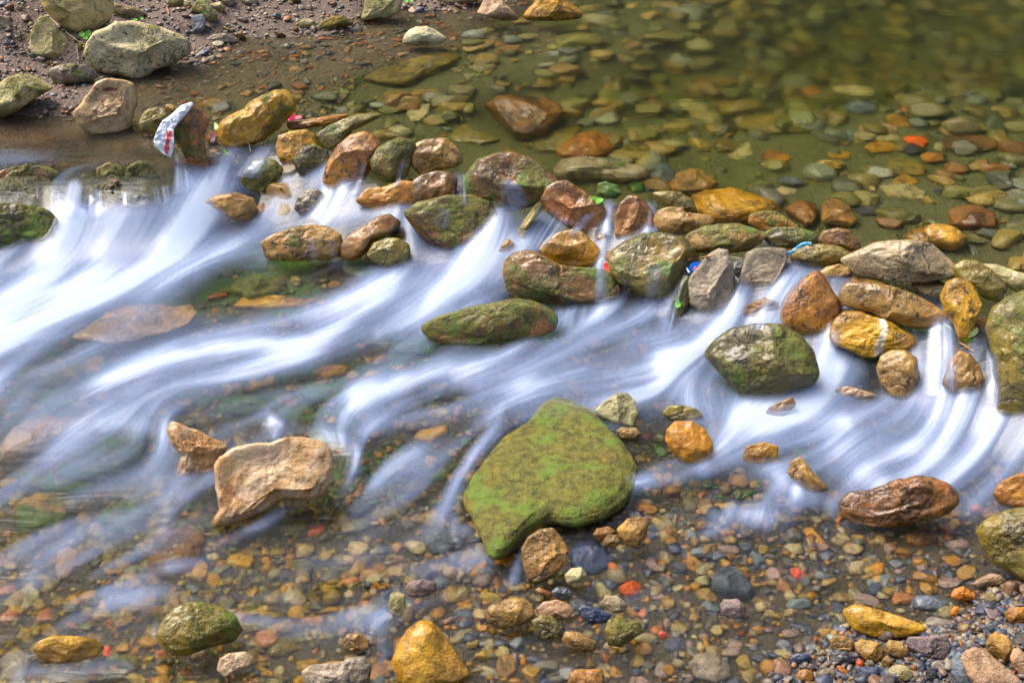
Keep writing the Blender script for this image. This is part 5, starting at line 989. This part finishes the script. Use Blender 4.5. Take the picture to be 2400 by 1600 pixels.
# ---------------------------------------------------------------- leaves, twigs and litter
def quad_piece(name, crop, s, mat, label, cat, lift=.004, curl=.15, nsub=10, vcol=None, parent=None):
    """a thin curved piece (leaf, wrapper) with its own outline, laid on what is under it"""
    P = pts(crop, s); c = P.mean(0); T, d, nn = cast(*c); C = O+d*(T-lift); n = np.array(nn); n = n if n@d < 0 else -n; n = n-d*.9; n /= np.linalg.norm(n)
    dd = rays(P[:, 0], P[:, 1]); t_ = ((C-O)@n)/(dd@n); Q = O+dd*t_[:, None]-C
    r = np.linalg.norm(Q, axis=1).max(); K = 6; V = []; F = []; m_ = 5*len(Q)
    ring = np.array([Q[i]*(1-k/5)+Q[(i+1) % len(Q)]*k/5 for i in range(len(Q)) for k in range(5)])
    for side in (0, 1):
        for k in range(1, K+1):
            q = ring*k/K; h = curl*r*((np.linalg.norm(q, axis=1)/r)**2)*.9-.12*curl*r*np.cos(9*k/K); w = fbm(q*60/max(r*20, 1)+side*0, 9, 2)*r*.08
            V.append(q+n*(h+w-side*.0007)[:, None])
    V = np.concatenate(V+[np.zeros((2, 3))]); c0, c1 = len(V)-2, len(V)-1; V[c1] = -n*.0007
    for side in (0, 1):
        o = side*K*m_
        for i in range(m_):
            j = (i+1) % m_; f = [(c0 if not side else c1, o+i, o+j)]
            for k in range(K-1): f += [(o+k*m_+i, o+(k+1)*m_+i, o+(k+1)*m_+j), (o+k*m_+i, o+(k+1)*m_+j, o+k*m_+j)]
            F += [tuple(reversed(x)) if side else x for x in f]
    for i in range(m_):
        j = (i+1) % m_; a = (K-1)*m_; b = a+K*m_; F += [(a+i, b+i, b+j), (a+i, b+j, a+j)]
    o = bpy.data.objects.new(name, mesh_np(name, V, np.array(F), mat)); o.location = C
    if parent: link(o); o.parent = parent; o.matrix_parent_inverse = parent.matrix_world.inverted()
    else: link(o, label, cat)
    return o
def tube(name, crop, s, rad, mat, label, cat, lift=.006, flat=1.0, taper=.6, parent=None):
    P = pts(crop, s); Q = []
    for a, b in zip(P[:-1], P[1:]):
        for k in range(5): Q.append(a+(b-a)*k/5)
    Q.append(P[-1]); Q = np.array(Q); Z = []
    Ts = [cast(*q)[0] for q in Q]; Ts = np.array(Ts)
    for _ in range(8): Ts = np.minimum(Ts, (np.pad(Ts, 1, mode='edge')[:-2]+np.pad(Ts, 1, mode='edge')[2:])/2)
    C = O+rays(Q[:, 0], Q[:, 1])*(Ts-lift)[:, None]; C0 = C.mean(0); C = C-C0; V = []; F = []; n = len(C); m_ = 7; rg = random.Random(len(s))
    for i in range(n):
        tg = C[min(i+1, n-1)]-C[max(i-1, 0)]; tg /= np.linalg.norm(tg)+1e-9; a = np.cross(tg, CD); a /= np.linalg.norm(a); b = np.cross(tg, a); r = rad*(1-(1-taper)*i/n)*rg.uniform(.85, 1.15)
        V += [C[i]+(a*math.cos(k*6.283/m_)+b*math.sin(k*6.283/m_)*flat)*r for k in range(m_)]
    for i in range(n-1):
        for k in range(m_): F += [(i*m_+k, (i+1)*m_+k, (i+1)*m_+(k+1) % m_), (i*m_+k, (i+1)*m_+(k+1) % m_, i*m_+(k+1) % m_)]
    o = bpy.data.objects.new(name, mesh_np(name, V, np.array(F), mat)); o.location = C0
    if parent: link(o); o.parent = parent; o.matrix_parent_inverse = parent.matrix_world.inverted()
    else: link(o, label, cat)
    return o
green = plain_mat("fresh_leaf", (.10,.34,.02), (.20,.5,.03), .4, 120); pale_green = plain_mat("pale_leaf", (.45,.6,.2), (.6,.7,.35), .45, 150)
dead = plain_mat("dead_leaf", (.16,.05,.03), (.25,.09,.05), .6, 160); purple = plain_mat("dark_leaf", (.10,.04,.05), (.16,.07,.08), .4, 160)
twigm = plain_mat("twig_bark", (.40,.2,.07), (.26,.13,.05), .6, 200); straw = plain_mat("straw", (.45,.36,.2), (.33,.25,.13), .6, 200); mossm = plain_mat("moss_tuft", (.09,.16,.02), (.16,.2,.02), .8, 200)
blue = plain_mat("blue_plastic", (.0,.12,.75), (.01,.25,.9), .25, 60, bump=.004); white = plain_mat("white_plastic", (.75,.8,.85), (.6,.66,.75), .25, 60, bump=.004); redp = plain_mat("red_plastic", (.85,.05,.02), (.7,.03,.02), .3, 60); cyan = plain_mat("cyan_plastic", (.02,.4,.8), (.4,.75,.85), .25, 35); pinkp = plain_mat("pink_plastic", (.7,.01,.04), (.35,.02,.15), .25, 50)
quad_piece("leaf","C","805,336 830,324 855,320 880,330 905,333 917,350 895,366 868,377 858,352 835,342",green,"bright green lobed leaf stuck on the angular red brown rock","leaf",lift=.006)
quad_piece("leaf","N","508,938 535,965 560,1000 555,1040 515,1057 482,1035 475,1000 488,965",green,"small bright green leaf on the knobbly dark green stone","leaf")
pl = quad_piece("leaf","Q","1680,738 1702,765 1700,800 1660,845 1600,875 1552,885 1590,830 1640,775",pale_green,"pale serrated leaf at the foot of the upright yellow olive stone","leaf")
quad_piece("leaf","Q","1505,930 1530,905 1590,895 1650,885 1668,905 1620,935 1560,945 1530,942",green,"torn green leaf just under the pale serrated one","leaf")
quad_piece("leaf","A","688,606 715,600 745,596 775,602 810,598 795,612 760,622 720,620",dead,"curled dead leaf lying on the flat topped tan block","leaf",lift=.01,curl=.4)
quad_piece("leaf","A","632,752 655,748 660,765 648,782 634,772",dead,"tiny dead leaf scrap lower on the flat topped tan block","leaf")
fl = quad_piece("leaf","M","822,528 860,530 888,560 895,600 890,650 865,668 835,650 825,590",purple,"dark purple leaf standing in the gap left of the golden boulder","leaf",lift=.02); bpy.context.view_layer.update()
tube("stem","M","765,500 800,518 840,545",.0012,purple,None,None,lift=.022,parent=fl)
quad_piece("leaf","M","880,400 905,398 938,420 942,460 915,495 888,490",pale_green,"pale green leaf scrap above the dark purple one","leaf",lift=.015)
quad_piece("leaf","M","1000,740 1030,750 1070,810 1090,850 1060,830 1015,790",green,"yellow green ribbon of leaf trailing below the golden boulder","leaf",lift=.01)
def seedling(crop, leaves, label):
    P0 = pts(crop, leaves[0]).mean(0); T, d, _ = cast(*P0); e = bpy.data.objects.new("seedling", None); e.location = O+d*T; link(e, label, "seedling"); bpy.context.view_layer.update()
    for l in leaves: quad_piece("leaf", crop, l, green, None, None, lift=.02, parent=e)
    tube("stem", crop, " ".join("%f,%f" % tuple((pts_raw(l))) for l in leaves[:2]), .001, mossm, None, None, lift=.012, parent=e)
def pts_raw(s): return np.array([[float(v) for v in q.split(',')] for q in s.split()]).mean(0)
seedling("A", ["537,228 560,215 578,225 575,245 550,250 538,242", "580,215 605,203 622,222 618,245 595,248 580,235", "560,250 585,242 605,255 592,270 568,268"], "bright green leaves sprouting between the bank boulders")
seedling("A", ["1370,75 1385,68 1392,80 1382,88", "1388,80 1402,78 1400,95 1390,96"], "tiny sprout in front of the mossy egg shaped stone")
seedling("A", ["890,128 915,125 940,135 915,140", "952,120 972,115 980,128 962,140"], "two small leaves behind the big angular pale boulder")
seedling("J", ["725,10 740,-8 758,5 745,20", "760,5 775,-8 790,8 775,20"], "yellow green leaves at the top edge beside the blocky boulder")
tube("twig","A","335,120 400,180 470,235 530,280 578,302",.0022,straw,"thin dry stalk across the gap between the bank boulders","twig")
tube("twig","A","520,300 528,350 533,410",.0018,straw,"short upright twig below the bank seedling","twig")
tube("twig","A","1210,140 1240,180 1275,225",.0022,dead,"dark twig on the pebbles behind the big angular boulder","twig")
tube("twig","A","1135,50 1145,75 1150,102",.0035,twigm,"reddish stick among the bank pebbles near the top","twig")
tube("twig","N","648,404 720,388 800,378 900,358 1015,340",.0028,twigm,"mossy orange twig lying over the blue wrapper","twig")
tube("twig","N","1240,365 1310,372 1385,385",.0018,straw,"pale twig end right of the dry angular rock's tip","twig")
tube("twig","Q","1435,935 1500,975 1580,1030 1645,1070",.0018,twigm,"thin orange twig pointing out below the pale serrated leaf","twig")
tube("twig","K","475,745 420,745 388,790 392,850 440,915",.0011,straw,"curled pale rootlet looped around the glossy black pebble","twig",lift=.004)
tube("twig","K","490,735 540,722 600,730 620,765",.0016,twigm,"brown twig bent over the glossy black pebble","twig",lift=.005)
tube("twig","M","1340,640 1360,690 1378,790",.0014,straw,"pale root hanging down the front of the golden boulder","twig")
tube("ribbon","N","2000,318 2070,302 2140,240 2220,185 2290,178 2330,190",.0042,cyan,"cyan and white plastic ribbon caught on the dark pitted oval stone","ribbon",flat=.25,taper=.9)
quad_piece("plastic_scrap","C","918,775 938,765 950,790 968,825 975,848 940,858 915,852 912,820",redp,"small red plastic scrap beneath the amber pear shaped stone","plastic scrap",lift=.02)
quad_piece("plastic_scrap","M","1888,330 1925,295 2000,290 2075,310 2085,335 1990,345 1930,370 1890,372",pinkp,"crimson plastic scrap wedged under the thin orange flake","plastic scrap",lift=.015)
wr = quad_piece("candy_wrapper","N","650,520 668,455 720,425 800,425 870,438 880,455 840,480 790,525 720,555 668,575",blue,"crumpled blue wrapper with a white end beside the dry angular rock","wrapper",lift=.03,curl=-.35); bpy.context.view_layer.update()
quad_piece("wrapper_end","N","626,512 648,510 682,572 655,578",white,None,None,lift=.034,parent=wr)
quad_piece("red_emblem","N","738,505 755,492 778,500 775,528 750,542 738,525",redp,None,None,lift=.042,curl=.02,parent=wr)
# the plastic bag wrapped over the top of the rusty rock
P = pts("A","1040,960 1060,905 1110,820 1180,765 1230,718 1300,693 1322,708 1275,770 1205,850 1172,900 1178,1000 1172,1077 1120,1058 1050,1000"); c = P.mean(0); T, d, _ = cast(*c)
T = min(T, cast(*pts("A","1240,900")[0])[0])-.01; C = O+rays(*c)*T; dd = rays(P[:, 0], P[:, 1]); N_ = -rays(*c); t_ = ((C-O)@N_)/(dd@N_); Q = O+dd*t_[:, None]; R_ = np.cross(N_*-1, [0, 0, 1]); R_ /= np.linalg.norm(R_); U_ = np.cross(N_, R_)
P2 = np.stack([(Q-C)@R_, (Q-C)@U_], 1); L, F, M = stone_geo(P2, R_, U_, N_, C, .022, 5, 5, 6, .10, 2.3, 0)
mL = L.copy(); fold = (1-np.abs(vnoise(np.stack([L[:, 0]*70+L[:, 1]*40, L[:, 1]*25, L[:, 2]*30], 1), 8)))**3; L[:, 2] += .006*fold+.003*vnoise(L*160, 3)
px_, py_ = to_px(L@M+C); ax = (px_-CROPS['A'][0])/.3375; ay = py_/.3375
red_ = ((np.abs(ax-(1150-(ay-900)*.12)) < 14+10*vnoise(L*90, 4)) & (ay > 890) & (ay < 1050))
cb = np.where(red_[:, None], np.array([.8, .08, .06]), np.array([.78, .80, .86]))*(1-.25*(vnoise(L*260, 6) > .45))[:, None]
m, nt = new_mat("bag_plastic"); t = NT(nt); p = t.n("BsdfPrincipled"); nt.links.new(t.n("Attribute", attribute_name="col").outputs['Color'], p.inputs['Base Color']); p.inputs['Roughness'].default_value = .28
bb = t.n("Bump"); bb.inputs['Strength'].default_value = .8; bb.inputs['Distance'].default_value = .003; mp = t.n("Mapping"); t.put(mp.inputs[0], t.n("TexCoord").outputs['Object']); mp.inputs['Scale'].default_value = (60, 20, 20); t.put(bb.inputs['Height'], t.noise(mp.outputs[0], 1.5, 4, .6, 1.5)); nt.links.new(bb.outputs[0], p.inputs['Normal']); nt.links.new(p.outputs[0], t.n("OutputMaterial").inputs[0])
bo = bpy.data.objects.new("plastic_bag", mesh_np("plastic_bag", L@M, F, m, colors=cb)); bo.location = C; link(bo, "crumpled white plastic bag with red marks draped on the rusty rock", "plastic bag")

# ---------------------------------------------------------------- wooded slope beyond the pool (seen only as the green reflection)
hx = np.linspace(-30, 30, 160); hy = np.linspace(0, 1, 60); HX, HY = np.meshgrid(hx, hy); hyy = 7.6+HY*9+.02*HX**2*.4; hz = .4+HY**.8*9.5
hp = np.stack([HX, hyy, hz], -1); bump = fbm(hp*.9, 31, 4)*.9+fbm(hp*4, 33, 3)*.25; hp[..., 1] -= bump*1.0; hp[..., 2] += bump*.7*np.minimum(1, HY*6)
hm = plain_mat("foliage_slope", (.03,.05,.012), (.07,.10,.02), .8, 3.0, bump=.1)
obj_np("wooded_hill", hp.reshape(-1, 3), grid_faces(60, 160), hm, kind="structure", label="steep bushy green slope beyond the pool")
